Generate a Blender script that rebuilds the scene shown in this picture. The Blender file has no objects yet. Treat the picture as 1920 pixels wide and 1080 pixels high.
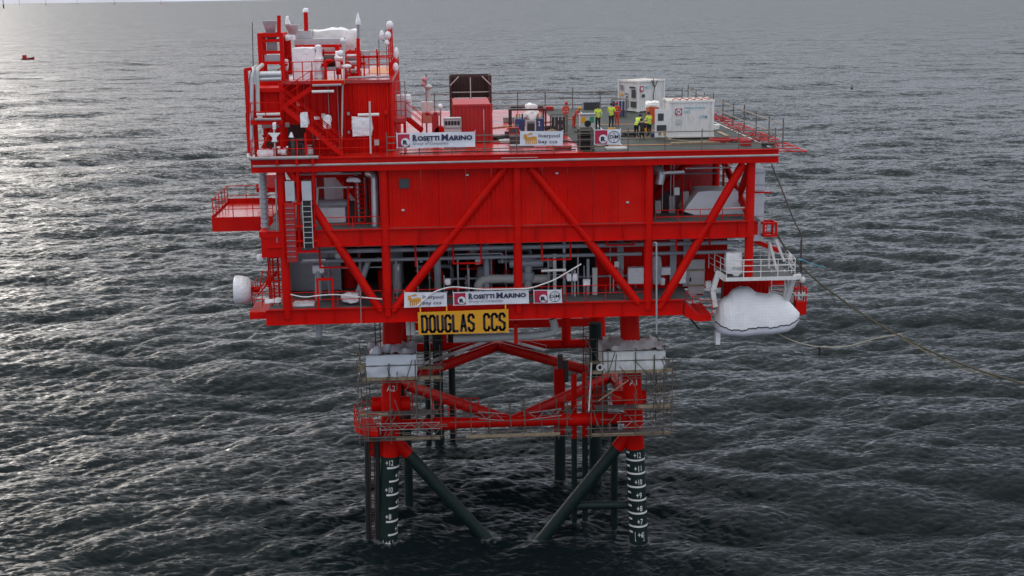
import bpy, bmesh, math, random
import numpy as np
from mathutils import Vector, Matrix, noise

# ---------------------------------------------------------------- camera, sky, sun, exposure
scn = bpy.context.scene
COL = scn.collection
cam = bpy.data.objects.new('camera', bpy.data.cameras.new('camera'))
COL.objects.link(cam); scn.camera = cam
cam.data.sensor_width = 36.0
cam.data.lens = 36.0*2506.4/1920.0
cam.data.clip_start = 0.5; cam.data.clip_end = 90000
_th, _ro, _ya = 0.21484, -0.01344, 0.05123
_fw = Vector((math.sin(_ya)*math.cos(_th), math.cos(_ya)*math.cos(_th), -math.sin(_th)))
_r = Vector((math.cos(_ya), -math.sin(_ya), 0)); _u = _r.cross(_fw)
_r2 = _r*math.cos(_ro)+_u*math.sin(_ro); _u2 = -_r*math.sin(_ro)+_u*math.cos(_ro)
_m = Matrix((_r2, _u2, -_fw)).transposed().to_4x4(); _m.translation = (-4.814, -85.89, 38.62)
cam.matrix_world = _m

SUN_AZ, SUN_EL = -33.0, 13.0        # degrees, azimuth from +Y towards +X
world = bpy.data.worlds.new('World'); scn.world = world; world.use_nodes = True
nt = world.node_tree; nt.nodes.clear()
N = nt.nodes.new; L = nt.links.new
sky = N('ShaderNodeTexSky'); sky.sky_type = 'NISHITA'; sky.sun_disc = False
sky.sun_elevation = math.radians(SUN_EL); sky.sun_rotation = math.radians(SUN_AZ)
sky.air_density = 1.6; sky.dust_density = 4.0; sky.ozone_density = 1.0
hsv = N('ShaderNodeHueSaturation'); hsv.inputs['Saturation'].default_value = 0.5; hsv.inputs['Value'].default_value = 0.45
L(sky.outputs[0], hsv.inputs['Color'])
bg1 = N('ShaderNodeBackground'); bg1.inputs[1].default_value = 0.05
L(hsv.outputs[0], bg1.inputs[0])
# even cloud layer: luminance of an overcast sky rises towards the zenith, with soft cloud structure
tc = N('ShaderNodeTexCoord'); sep = N('ShaderNodeSeparateXYZ'); L(tc.outputs['Generated'], sep.inputs[0])
ramp = N('ShaderNodeValToRGB')
e = ramp.color_ramp.elements
e[0].position = 0.0; e[0].color = (0.325, 0.37, 0.475, 1)
e[1].position = 1.0; e[1].color = (1.0, 1.0, 1.03, 1)
x = ramp.color_ramp.elements.new(0.37); x.color = (0.275, 0.315, 0.40, 1)
x = ramp.color_ramp.elements.new(0.7); x.color = (0.78, 0.79, 0.82, 1)
L(sep.outputs[2], ramp.inputs[0])
cn = N('ShaderNodeTexNoise'); cn.inputs['Scale'].default_value = 4.2; cn.inputs['Detail'].default_value = 5
mp = N('ShaderNodeMapping'); mp.inputs['Scale'].default_value = (1, 1, 2.6); L(tc.outputs['Generated'], mp.inputs[0]); L(mp.outputs[0], cn.inputs[0])
mr = N('ShaderNodeMapRange'); mr.inputs[1].default_value = 0.3; mr.inputs[2].default_value = 0.7; mr.inputs[3].default_value = 0.55; mr.inputs[4].default_value = 1.42
L(cn.outputs[0], mr.inputs[0])
mul = N('ShaderNodeVectorMath'); mul.operation = 'SCALE'; L(ramp.outputs[0], mul.inputs[0]); L(mr.outputs[0], mul.inputs['Scale'])
bg2 = N('ShaderNodeBackground'); bg2.inputs[1].default_value = 1.05; L(mul.outputs[0], bg2.inputs[0])
add = N('ShaderNodeAddShader'); L(bg1.outputs[0], add.inputs[0]); L(bg2.outputs[0], add.inputs[1])
wo = N('ShaderNodeOutputWorld'); L(add.outputs[0], wo.inputs[0])

sun = bpy.data.objects.new('sun', bpy.data.lights.new('sun', 'SUN')); COL.objects.link(sun)
sun.data.energy = 0.55; sun.data.angle = math.radians(32); sun.data.color = (1.0, 0.96, 0.90)
_a, _e = math.radians(SUN_AZ), math.radians(SUN_EL)
sun.rotation_euler = Vector((math.sin(_a)*math.cos(_e), math.cos(_a)*math.cos(_e), math.sin(_e))).to_track_quat('Z', 'Y').to_euler()

scn.view_settings.view_transform = 'Standard'; scn.view_settings.look = 'None'
scn.view_settings.exposure = 0.55; scn.view_settings.gamma = 1.0
scn.cycles.max_bounces = 6; scn.cycles.glossy_bounces = 4; scn.cycles.diffuse_bounces = 3
scn.cycles.use_denoising = True
random.seed(7)

# ---------------------------------------------------------------- materials
def mat(name, col, rough=0.5, metal=0.0, var=0.12, scale=1.3, bump=0.0, bscale=20.0, coat=0.0, dirt=None, dirtamt=0.0, spec=0.5, fade=None):
    m = bpy.data.materials.new(name); m.use_nodes = True
    t = m.node_tree; b = t.nodes['Principled BSDF']
    b.inputs['Roughness'].default_value = rough; b.inputs['Metallic'].default_value = metal
    b.inputs['Specular IOR Level'].default_value = spec
    b.inputs['Coat Weight'].default_value = coat; b.inputs['Coat Roughness'].default_value = 0.15
    g = t.nodes.new('ShaderNodeNewGeometry')
    n = t.nodes.new('ShaderNodeTexNoise'); n.inputs['Scale'].default_value = scale; n.inputs['Detail'].default_value = 6
    t.links.new(g.outputs['Position'], n.inputs['Vector'])
    r = t.nodes.new('ShaderNodeMapRange'); r.inputs[1].default_value = 0.25; r.inputs[2].default_value = 0.75
    r.inputs[3].default_value = 1-var; r.inputs[4].default_value = 1+var
    t.links.new(n.outputs[0], r.inputs[0])
    s = t.nodes.new('ShaderNodeVectorMath'); s.operation = 'SCALE'; s.inputs[0].default_value = col
    t.links.new(r.outputs[0], s.inputs['Scale'])
    out = s.outputs[0]
    if dirt:
        n2 = t.nodes.new('ShaderNodeTexNoise'); n2.inputs['Scale'].default_value = scale*2.7; n2.inputs['Detail'].default_value = 9; n2.inputs['Roughness'].default_value = 0.7
        mpn = t.nodes.new('ShaderNodeMapping'); mpn.inputs['Scale'].default_value = (1, 1, 0.35)
        t.links.new(g.outputs['Position'], mpn.inputs[0]); t.links.new(mpn.outputs[0], n2.inputs['Vector'])
        r2 = t.nodes.new('ShaderNodeMapRange'); r2.inputs[1].default_value = 0.52; r2.inputs[2].default_value = 0.72; r2.inputs[3].default_value = 0; r2.inputs[4].default_value = dirtamt
        t.links.new(n2.outputs[0], r2.inputs[0])
        mx = t.nodes.new('ShaderNodeMix'); mx.data_type = 'RGBA'; mx.inputs['B'].default_value = (*dirt, 1)
        t.links.new(r2.outputs[0], mx.inputs[0]); t.links.new(out, mx.inputs['A']); out = mx.outputs['Result']
    if fade:      # sun-faded and touched-up patches, plus thin run-down stains
        n4 = t.nodes.new('ShaderNodeTexNoise'); n4.inputs['Scale'].default_value = 0.35; n4.inputs['Detail'].default_value = 7; t.links.new(g.outputs['Position'], n4.inputs['Vector'])
        r4 = t.nodes.new('ShaderNodeMapRange'); r4.inputs[1].default_value = 0.5; r4.inputs[2].default_value = 0.68; r4.inputs[4].default_value = 0.55; t.links.new(n4.outputs[0], r4.inputs[0])
        m4 = t.nodes.new('ShaderNodeMix'); m4.data_type = 'RGBA'; m4.inputs['B'].default_value = (*fade, 1); t.links.new(r4.outputs[0], m4.inputs[0]); t.links.new(out, m4.inputs['A']); out = m4.outputs['Result']
        mp5 = t.nodes.new('ShaderNodeMapping'); mp5.inputs['Scale'].default_value = (5.5, 5.5, 0.28); t.links.new(g.outputs['Position'], mp5.inputs[0])
        n5 = t.nodes.new('ShaderNodeTexNoise'); n5.inputs['Scale'].default_value = 1.0; n5.inputs['Detail'].default_value = 6; t.links.new(mp5.outputs[0], n5.inputs['Vector'])
        r5 = t.nodes.new('ShaderNodeMapRange'); r5.inputs[1].default_value = 0.60; r5.inputs[2].default_value = 0.76; r5.inputs[4].default_value = 0.6; t.links.new(n5.outputs[0], r5.inputs[0])
        m5 = t.nodes.new('ShaderNodeMix'); m5.data_type = 'RGBA'; m5.inputs['B'].default_value = (0.20, 0.018, 0.010, 1); t.links.new(r5.outputs[0], m5.inputs[0]); t.links.new(out, m5.inputs['A']); out = m5.outputs['Result']
    t.links.new(out, b.inputs['Base Color'])
    r3 = t.nodes.new('ShaderNodeMapRange'); r3.inputs[1].default_value = 0.3; r3.inputs[2].default_value = 0.7
    r3.inputs[3].default_value = max(0.02, rough-0.08); r3.inputs[4].default_value = min(1, rough+0.1)
    t.links.new(n.outputs[0], r3.inputs[0]); t.links.new(r3.outputs[0], b.inputs['Roughness'])
    if bump:
        nb = t.nodes.new('ShaderNodeTexNoise'); nb.inputs['Scale'].default_value = bscale; nb.inputs['Detail'].default_value = 4
        t.links.new(g.outputs['Position'], nb.inputs['Vector'])
        bp = t.nodes.new('ShaderNodeBump'); bp.inputs['Strength'].default_value = bump; bp.inputs['Distance'].default_value = 0.05
        t.links.new(nb.outputs[0], bp.inputs['Height']); t.links.new(bp.outputs[0], b.inputs['Normal'])
    return m
RED = mat('red_paint', (0.585, 0.004, 0.0015), 0.44, var=0.13, scale=0.5, spec=0.11, fade=(0.67, 0.014, 0.005), dirt=(0.36, 0.006, 0.004), dirtamt=0.75)
DECK = mat('red_deck_paint', (0.50, 0.010, 0.005), 0.22, var=0.25, scale=0.5, bump=0.25, bscale=3.0, coat=0.35, dirt=(0.22, 0.11, 0.085), dirtamt=0.85)
ORANGE = mat('orange_deck_paint', (0.62, 0.20, 0.03), 0.4, var=0.15)
GREEN = mat('green_deck_paint', (0.034, 0.044, 0.036), 0.6, var=0.25, scale=0.7, bump=0.2, bscale=6, dirt=(0.085, 0.08, 0.06), dirtamt=0.8, spec=0.3)
GRATE = mat('grating', (0.10, 0.10, 0.10), 0.6, var=0.2, scale=2)
JGREEN = mat('dark_green_paint', (0.007, 0.019, 0.017), 0.55, var=0.3, scale=1.2, dirt=(0.022, 0.026, 0.018), dirtamt=0.8, spec=0.3)
BLACK = mat('black_rubber', (0.008, 0.009, 0.01), 0.6)
STEEL = mat('galvanised_steel', (0.30, 0.30, 0.31), 0.45, 0.5, var=0.2, scale=3)
SILVER = mat('aluminium_cladding', (0.52, 0.52, 0.53), 0.34, 0.55, var=0.15, scale=2, dirt=(0.25, 0.24, 0.22), dirtamt=0.4)
PIPE = mat('grey_pipe_paint', (0.34, 0.36, 0.38), 0.4, 0.1, var=0.12)
TUBE = mat('scaffold_tube', (0.15, 0.125, 0.10), 0.55, 0.3, var=0.3, scale=4)
TIMBER = mat('scaffold_board', (0.33, 0.25, 0.16), 0.8, var=0.3, scale=3, dirt=(0.13, 0.10, 0.07), dirtamt=0.7)
WHITE = mat('white_paint', (0.74, 0.73, 0.70), 0.45, var=0.06, scale=1.5, dirt=(0.42, 0.36, 0.29), dirtamt=0.55)
CREAM = mat('roof_white_paint', (0.62, 0.55, 0.47), 0.5, var=0.15, scale=1.5, dirt=(0.35, 0.22, 0.14), dirtamt=0.8)
EDGE = mat('weathered_grey_pipe', (0.34, 0.315, 0.31), 0.5, var=0.2, scale=1.5)
LGREY = mat('light_grey_paint', (0.50, 0.50, 0.48), 0.45, var=0.08)
YELLOW = mat('yellow_sign_paint', (0.72, 0.33, 0.008), 0.45, var=0.06)
INK = mat('dark_print', (0.012, 0.010, 0.02), 0.6)
NAVY = mat('navy_print', (0.02, 0.02, 0.06), 0.6)
BANNER = mat('banner_cloth', (0.72, 0.72, 0.76), 0.7, var=0.05, scale=3)
CRIMSON = mat('crimson_print', (0.42, 0.012, 0.05), 0.6)
AMBER = mat('amber_print', (0.62, 0.27, 0.02), 0.6)
BLUE = mat('blue_paint', (0.035, 0.06, 0.16), 0.45, var=0.2, scale=2)
TEAL = mat('teal_print', (0.12, 0.35, 0.45), 0.6)
DARKC = mat('rusty_paint_and_shade', (0.05, 0.022, 0.018), 0.6, var=0.4, scale=2)  # rusty dark steel, also the painted shade in the module's open bay
CRED = mat('container_red_paint', (0.42, 0.012, 0.012), 0.45, var=0.15, scale=1.2, dirt=(0.20, 0.02, 0.015), dirtamt=0.6)
DGREY = mat('dark_grey_paint', (0.05, 0.05, 0.052), 0.5, var=0.2)
HIVIS = mat('hi_vis_cloth', (0.62, 0.80, 0.06), 0.8, var=0.12, scale=6)
CLOTHD = mat('dark_cloth', (0.012, 0.013, 0.018), 0.85, var=0.2, scale=6)
CLOTHR = mat('orange_red_cloth', (0.62, 0.05, 0.02), 0.8, var=0.12, scale=6)
SKIN = mat('skin', (0.45, 0.25, 0.17), 0.6)
ROPE = mat('hemp_rope', (0.16, 0.14, 0.08), 0.9, var=0.3, scale=8)
WROPE = mat('white_tape', (0.75, 0.72, 0.70), 0.6)
PINK = mat('pink_float', (0.62, 0.25, 0.27), 0.5)
CYAN = mat('blue_rope', (0.10, 0.30, 0.40), 0.8)

def wrapmat(name, col, pitch, depth):
    m = mat(name, col, 0.42, var=0.06, scale=1.1, spec=0.4)
    t = m.node_tree; b = t.nodes['Principled BSDF']
    g = t.nodes.new('ShaderNodeNewGeometry')
    hs = []
    for ax in (0, 1, 2):   # woven reinforcement scrim, seen as a fine grid of small ridges
        s = t.nodes.new('ShaderNodeSeparateXYZ'); t.links.new(g.outputs['Position'], s.inputs[0])
        f = t.nodes.new('ShaderNodeMath'); f.operation = 'PINGPONG'; f.inputs[1].default_value = pitch/2
        t.links.new(s.outputs[ax], f.inputs[0]); hs.append(f.outputs[0])
    a = t.nodes.new('ShaderNodeMath'); a.operation = 'MINIMUM'; t.links.new(hs[0], a.inputs[0]); t.links.new(hs[2], a.inputs[1])
    lt = t.nodes.new('ShaderNodeMath'); lt.operation = 'LESS_THAN'; lt.inputs[1].default_value = pitch*0.07; t.links.new(a.outputs[0], lt.inputs[0])
    nz = t.nodes.new('ShaderNodeTexNoise'); nz.inputs['Scale'].default_value = 2.2; nz.inputs['Detail'].default_value = 3; nz.inputs['Distortion'].default_value = 1.0
    t.links.new(g.outputs['Position'], nz.inputs['Vector'])
    bp = t.nodes.new('ShaderNodeBump'); bp.inputs['Strength'].default_value = 0.35; bp.inputs['Distance'].default_value = 0.25
    t.links.new(nz.outputs[0], bp.inputs['Height']); t.links.new(bp.outputs[0], b.inputs['Normal'])
    old = b.inputs['Base Color'].links[0].from_socket
    mx = t.nodes.new('ShaderNodeMix'); mx.data_type = 'RGBA'; mx.inputs['B'].default_value = (col[0]*depth, col[1]*depth, col[2]*depth, 1)
    t.links.new(lt.outputs[0], mx.inputs[0]); t.links.new(old, mx.inputs['A']); t.links.new(mx.outputs['Result'], b.inputs['Base Color'])
    return m
BOATWRAP = wrapmat('lifeboat_wrap', (0.86, 0.86, 0.87), 0.20, 0.92)
BOATWRAP.node_tree.nodes['Bump'].inputs['Strength'].default_value = 0.2
WRAP = wrapmat('shrink_wrap', (0.83, 0.83, 0.84), 0.16, 0.86)
SHEET = mat('scaffold_sheeting', (0.82, 0.80, 0.77), 0.6, var=0.1, scale=1.4, bump=0.6, bscale=2.5, dirt=(0.46, 0.41, 0.35), dirtamt=0.4)
SHEETB = mat('blue_white_sheeting', (0.78, 0.80, 0.84), 0.55, var=0.06, scale=1.4, bump=0.3, bscale=2.0)

# ---------------------------------------------------------------- mesh helpers
class MB:
    def __init__(s): s.v = []; s.f = []; s.mi = []
    def add(s, vs, fs, mi=0):
        o = len(s.v); s.v += [tuple(p) for p in vs]; s.f += [tuple(i+o for i in f) for f in fs]; s.mi += [mi]*len(fs); return s
    def bx(s, x0, x1, y0, y1, z0, z1, mi=0):
        return s.add([(x0,y0,z0),(x1,y0,z0),(x1,y1,z0),(x0,y1,z0),(x0,y0,z1),(x1,y0,z1),(x1,y1,z1),(x0,y1,z1)],
            [(0,3,2,1),(4,5,6,7),(0,1,5,4),(1,2,6,5),(2,3,7,6),(3,0,4,7)], mi)
    def rb(s, c, sz, rz=0, ry=0, rx=0, mi=0):
        R = Matrix.Rotation(rz,3,'Z') @ Matrix.Rotation(ry,3,'Y') @ Matrix.Rotation(rx,3,'X'); c = Vector(c)
        vs = [c + R @ Vector((a*sz[0]/2, b*sz[1]/2, d*sz[2]/2)) for d in (-1,1) for a,b in ((-1,-1),(1,-1),(1,1),(-1,1))]
        return s.add(vs, [(0,3,2,1),(4,5,6,7),(0,1,5,4),(1,2,6,5),(2,3,7,6),(3,0,4,7)], mi)
    def bar(s, p, q, w, h=None, mi=0):
        p, q = Vector(p), Vector(q); d = (q-p); l = d.length
        if l < 1e-6: return s
        d /= l; h = h or w
        up = Vector((0,0,1)) if abs(d.z) < 0.95 else Vector((0,1,0))
        a = d.cross(up).normalized(); b = a.cross(d).normalized()
        vs = [c + a*(i*w/2) + b*(j*h/2) for c in (p,q) for i,j in ((-1,-1),(1,-1),(1,1),(-1,1))]
        return s.add(vs, [(0,3,2,1),(4,5,6,7),(0,1,5,4),(1,2,6,5),(2,3,7,6),(3,0,4,7)], mi)
    def tb(s, p, q, r, n=8, r2=None, mi=0, cap=True):
        return s.ring([p, q], [r, r if r2 is None else r2], n, mi, cap)
    def ring(s, pts, rs, n=8, mi=0, cap=True):
        pts = [Vector(p) for p in pts]; vs = []; fs = []
        d0 = (pts[1]-pts[0]).normalized()
        up = Vector((0,0,1)) if abs(d0.z) < 0.9 else Vector((0,1,0))
        a = d0.cross(up).normalized()
        for i, p in enumerate(pts):
            if i == 0: d = d0
            elif i == len(pts)-1: d = (pts[i]-pts[i-1]).normalized()
            else:
                d = ((pts[i]-pts[i-1]).normalized()+(pts[i+1]-pts[i]).normalized())
                d = d.normalized() if d.length > 1e-6 else (pts[i]-pts[i-1]).normalized()
            a = (a - d*a.dot(d)); a = a.normalized() if a.length > 1e-6 else d.orthogonal().normalized()
            b = d.cross(a); r = rs[i] if isinstance(rs, (list,tuple)) else rs
            vs += [p + (a*math.cos(2*math.pi*k/n) + b*math.sin(2*math.pi*k/n))*r for k in range(n)]
        for i in range(len(pts)-1):
            for k in range(n):
                k2 = (k+1) % n; fs.append((i*n+k, i*n+k2, (i+1)*n+k2, (i+1)*n+k))
        if cap: fs.append(tuple(range(n-1,-1,-1))); fs.append(tuple(range((len(pts)-1)*n, len(pts)*n)))
        return s.add(vs, fs, mi)
    def pp(s, pts, r, n=8, br=None, mi=0):
        pts = [Vector(p) for p in pts]; br = br or r*2.2; out = [pts[0]]
        for i in range(1, len(pts)-1):
            a, b, c = pts[i-1], pts[i], pts[i+1]
            k = min(br, (a-b).length*0.48, (c-b).length*0.48)
            p0 = b+(a-b).normalized()*k; p1 = b+(c-b).normalized()*k
            for t in (0, .25, .5, .75, 1): out.append(p0*(1-t)**2 + b*2*t*(1-t) + p1*t*t)
        out.append(pts[-1]); return s.ring(out, r, n, mi)
    def sph(s, c, r, sc=(1,1,1), n=10, m=6, mi=0):
        c = Vector(c); vs = [c+Vector((0,0,-r*sc[2]))]
        for i in range(1, m):
            t = math.pi*i/m - math.pi/2
            for k in range(n):
                p = 2*math.pi*k/n; vs.append(c+Vector((math.cos(t)*math.cos(p)*r*sc[0], math.cos(t)*math.sin(p)*r*sc[1], math.sin(t)*r*sc[2])))
        vs.append(c+Vector((0,0,r*sc[2]))); fs = []
        for k in range(n):
            k2 = (k+1)%n; fs.append((0,1+k2,1+k)); fs.append((len(vs)-1, 1+(m-2)*n+k, 1+(m-2)*n+k2))
            for i in range(m-2): fs.append((1+i*n+k, 1+i*n+k2, 1+(i+1)*n+k2, 1+(i+1)*n+k))
        return s.add(vs, fs, mi)
    def torus(s, c, R, r, axis='Y', n=20, m=6, mi=0):
        c = Vector(c); vs = []; fs = []
        for i in range(n):
            a = 2*math.pi*i/n
            for j in range(m):
                b = 2*math.pi*j/m; x = (R+r*math.cos(b))*math.cos(a); y = (R+r*math.cos(b))*math.sin(a); z = r*math.sin(b)
                vs.append(c+Vector({'Y':(x,z,y),'Z':(x,y,z),'X':(z,x,y)}[axis]))
        for i in range(n):
            for j in range(m):
                i2, j2 = (i+1)%n, (j+1)%m; fs.append((i*m+j, i2*m+j, i2*m+j2, i*m+j2))
        return s.add(vs, fs, mi)
    def prism(s, poly, y0, y1, mi=0):      # poly in X,Z, extruded along Y
        n = len(poly); vs = [(x,y0,z) for x,z in poly]+[(x,y1,z) for x,z in poly]
        fs = [tuple(range(n)), tuple(range(2*n-1,n-1,-1))]+[(i,(i+1)%n+0 if False else i+n,(i+1)%n+n,(i+1)%n) for i in range(n)]
        return s.add(vs, fs, mi)
    def frame(s, x0, x1, z0, z1, y, w, d=None, mi=0):
        d = d or w
        s.bx(x0, x0+w, y, y+d, z0, z1, mi); s.bx(x1-w, x1, y, y+d, z0, z1, mi)
        s.bx(x0+w, x1-w, y, y+d, z1-w, z1, mi); s.bx(x0+w, x1-w, y, y+d, z0, z0+w, mi); return s
    def cage(s, x0, x1, y0, y1, z0, z1, w, mi=0):
        for x in (x0, x1):
            for y in (y0, y1): s.bx(x-w/2, x+w/2, y-w/2, y+w/2, z0, z1, mi)
        for z in (z0+w/2, z1-w/2):
            for y in (y0, y1): s.bx(x0+w/2, x1-w/2, y-w/2.2, y+w/2.2, z-w/2, z+w/2, mi)
            for x in (x0, x1): s.bx(x-w/2.2, x+w/2.2, y0+w/2, y1-w/2, z-w/2, z+w/2, mi)
        return s
    def corr(s, x0, x1, y, z0, z1, pitch=0.28, dep=0.06, mi=0, axis='X', back=0.05):
        n = max(1, round((x1-x0)/pitch)); p = (x1-x0)/n; prof = []
        for i in range(n):
            b = x0+i*p; prof += [(b, 0), (b+p*.34, 0), (b+p*.5, dep), (b+p*.84, dep)]
        prof.append((x1, 0)); vs = []; fs = []
        for u, d in prof:
            for z in (z0, z1): vs.append((u, y+d, z) if axis == 'X' else (y+d, u, z))
        k = len(prof)
        for i in range(k-1): fs.append((2*i, 2*i+2, 2*i+3, 2*i+1))
        s.add(vs, fs, mi)
        yb = y+dep+back*(1 if dep > 0 else -1)
        if axis == 'X': s.add([(x0,yb,z0),(x1,yb,z0),(x1,yb,z1),(x0,yb,z1)], [(1,0,3,2)], mi)
        else: s.add([(yb,x0,z0),(yb,x1,z0),(yb,x1,z1),(yb,x0,z1)], [(0,1,2,3)], mi)
        return s
    def rail(s, pts, h=1.1, sp=1.5, r=0.028, mids=(0.55,), toe=0.0, posts=True, mi=0):
        pts = [Vector(p) for p in pts]; Z = Vector((0,0,1))
        for i in range(len(pts)-1):
            a, b = pts[i], pts[i+1]; n = max(1, round((b-a).length/sp))
            if posts:
                for k in range(n+1 if i == len(pts)-2 else n):
                    p = a.lerp(b, k/n); s.tb(p, p+Z*h, r, 6, mi=mi)
            for m in (h,)+tuple(mids): s.tb(a+Z*m, b+Z*m, r*0.95, 6, mi=mi)
            if toe: s.bar(a+Z*toe/2, b+Z*toe/2, 0.012, toe, mi=mi)
        return s
    def ladder(s, p, q, w=0.45, side=(1,0,0), step=0.3, r=0.03, mi=0):
        p, q = Vector(p), Vector(q); sd = Vector(side)*w/2
        for k in (-1, 1): s.tb(p+sd*k, q+sd*k, r, 6, mi=mi)
        n = max(1, int((q-p).length/step))
        for i in range(1, n): c = p.lerp(q, i/n); s.tb(c-sd, c+sd, r*.7, 5, mi=mi)
        return s
    def lattice(s, p, q, h=0.45, r=0.028, bay=0.55, mi=0):
        p, q = Vector(p), Vector(q); U = Vector((0,0,h)); s.tb(p, q, r, 5, mi=mi); s.tb(p+U, q+U, r, 5, mi=mi)
        n = max(2, round((q-p).length/bay))
        for i in range(n):
            a, b = p.lerp(q, i/n), p.lerp(q, (i+1)/n)
            if i % 2: s.tb(a, b+U, r*.8, 4, mi=mi)
            else: s.tb(a+U, b, r*.8, 4, mi=mi)
        return s

def tag(o, label=None, cat=None, group=None, kind=None):
    if label: o['label'] = label
    if cat: o['category'] = cat
    if group: o['group'] = group
    if kind: o['kind'] = kind
    return o
def mk(name, mb, mats, parent=None, smooth=True, label=None, recenter=True):
    me = bpy.data.meshes.new(name)
    off = Vector((0,0,0))
    if parent is None and recenter:
        xs = np.array(mb.v); lo, hi = xs.min(0), xs.max(0); off = Vector(((lo[0]+hi[0])/2, (lo[1]+hi[1])/2, lo[2]))
    elif parent is not None: off = WL[parent.name]
    me.from_pydata([(p[0]-off.x, p[1]-off.y, p[2]-off.z) for p in mb.v], [], mb.f)
    ms = mats if isinstance(mats, (list, tuple)) else [mats]
    for m in ms: me.materials.append(m)
    if len(ms) > 1: me.polygons.foreach_set('material_index', mb.mi)
    me.update()
    if smooth:
        me.polygons.foreach_set('use_smooth', [True]*len(me.polygons)); me.set_sharp_from_angle(angle=math.radians(38))
    o = bpy.data.objects.new(name, me); COL.objects.link(o)
    if parent is None: o.location = off; WL[o.name] = off.copy()
    else: o.parent = parent; WL[o.name] = off.copy()
    if label: o['label'] = label
    return o
WL = {}
def thing(name, label, cat, loc=(0,0,0), group=None):
    o = bpy.data.objects.new(name, None); COL.objects.link(o); o.location = loc; o.empty_display_size = 0.3
    WL[o.name] = Vector(loc); return tag(o, label, cat, group)
def solo(name, mb, mats, label, cat, group=None, smooth=True):
    return tag(mk(name, mb, mats, None, smooth), label, cat, group)
def each(parent, name, m, segs, r, n=7):
    for p, q in segs: mk(name, MB().tb(p, q, r, n), m, parent)

def wrapmesh(x0, x1, y0, y1, z0, z1, seed=0, rnd=0.22, amp=0.05, top=(1,1), n=9, sag=0.0):
    """soft wrapped bundle: a rounded box with pulled-in top and creased skin"""
    bm = bmesh.new(); bmesh.ops.create_cube(bm, size=2.0)
    bmesh.ops.subdivide_edges(bm, edges=bm.edges[:], cuts=n, use_grid_fill=True)
    c = Vector(((x0+x1)/2, (y0+y1)/2, (z0+z1)/2)); h = Vector(((x1-x0)/2, (y1-y0)/2, (z1-z0)/2))
    m = MB(); vs = []
    for v in bm.verts:
        p = v.co.copy(); l = max(abs(p.x), abs(p.y), abs(p.z)); sp = p.normalized()*1.18
        q = p.lerp(sp, rnd)
        t = (q.z+1)/2; q.x *= 1+(top[0]-1)*t; q.y *= 1+(top[1]-1)*t
        w = Vector((q.x*h.x, q.y*h.y, q.z*h.z))+c
        d = noise.noise(w*1.3+Vector((seed*7.1, seed*3.3, 0)))*amp*1.6 + noise.noise(w*3.7+Vector((seed, 0, seed*5)))*amp
        if sag: w.z -= sag*(1-abs(q.x))*max(0, q.z)
        vs.append(w + p.normalized()*d)
    bm.verts.index_update(); m.add(vs, [tuple(v.index for v in f.verts) for f in bm.faces]); bm.free(); return m
def wrapped(b, label, seed, name='wrapped_equipment', cat='wrapped equipment', mtl=None, group=None, **k):
    return solo(name, wrapmesh(*b, seed=seed, **k), mtl or WRAP, label, cat, group)

_dg = None
def textmesh(s, bold=0.0, shear=0.0, space=1.0):
    c = bpy.data.curves.new('lettering', 'FONT'); c.body = s; c.offset = bold; c.shear = shear; c.space_character = space; c.resolution_u = 2
    o = bpy.data.objects.new('lettering', c); COL.objects.link(o)
    dg = bpy.context.evaluated_depsgraph_get(); me = bpy.data.meshes.new_from_object(o.evaluated_get(dg))
    v = [tuple(p.co) for p in me.vertices]; f = [tuple(p.vertices) for p in me.polygons]
    bpy.data.objects.remove(o); bpy.data.curves.remove(c); bpy.data.meshes.remove(me); return v, f
def textfit(mb, s, p, q, h, bold=0.0, shear=0.0, mi=0, out=(0,-1,0), up=None, eps=0.004, space=1.0):
    """letters laid flat between base points p and q, h high, on a surface whose outward normal is out"""
    v, f = textmesh(s, bold, shear, space); v = np.array(v); lo, hi = v.min(0), v.max(0)
    p, q = Vector(p), Vector(q); X = q-p; Zv = Vector(up or (0,0,1))*h; o = Vector(out)*eps
    mb.add([p + X*((a[0]-lo[0])/(hi[0]-lo[0])) + Zv*((a[1]-lo[1])/(hi[1]-lo[1])) + o for a in v], f, mi); return mb

# ---------------------------------------------------------------- the sea
def band(seed, Lt, lmin, lmax, sigma, wd, spread, n=320):
    rs = np.random.RandomState(seed); k = np.fft.fftfreq(n, Lt/n)*2*np.pi
    kx, ky = np.meshgrid(k, k); kk = np.hypot(kx, ky); kk[0,0] = 1
    c = (kx*wd[0]+ky*wd[1])/kk
    a = np.where((kk > 2*np.pi/lmax) & (kk < 2*np.pi/lmin), kk**-1.75, 0)*np.abs(c)**spread
    h = a*(rs.normal(size=(n,n))+1j*rs.normal(size=(n,n)))
    H = np.fft.ifft2(h).real; s = sigma/H.std()
    return [f*s for f in (H, np.fft.ifft2(1j*h*kx/kk).real, np.fft.ifft2(1j*h*ky/kk).real)]
def samp(t, x, y, Lt, ang):
    c, s = math.cos(ang), math.sin(ang); n = t[0].shape[0]
    u = (x*c+y*s)/Lt*n; v = (-x*s+y*c)/Lt*n
    i, j = np.floor(u).astype(int), np.floor(v).astype(int); fu, fv = u-i, v-j
    i0, i1, j0, j1 = i % n, (i+1) % n, j % n, (j+1) % n
    r = [f[j0,i0]*(1-fu)*(1-fv)+f[j0,i1]*fu*(1-fv)+f[j1,i0]*(1-fu)*fv+f[j1,i1]*fu*fv for f in t]
    return r[0], r[1]*c-r[2]*s, r[1]*s+r[2]*c
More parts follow.
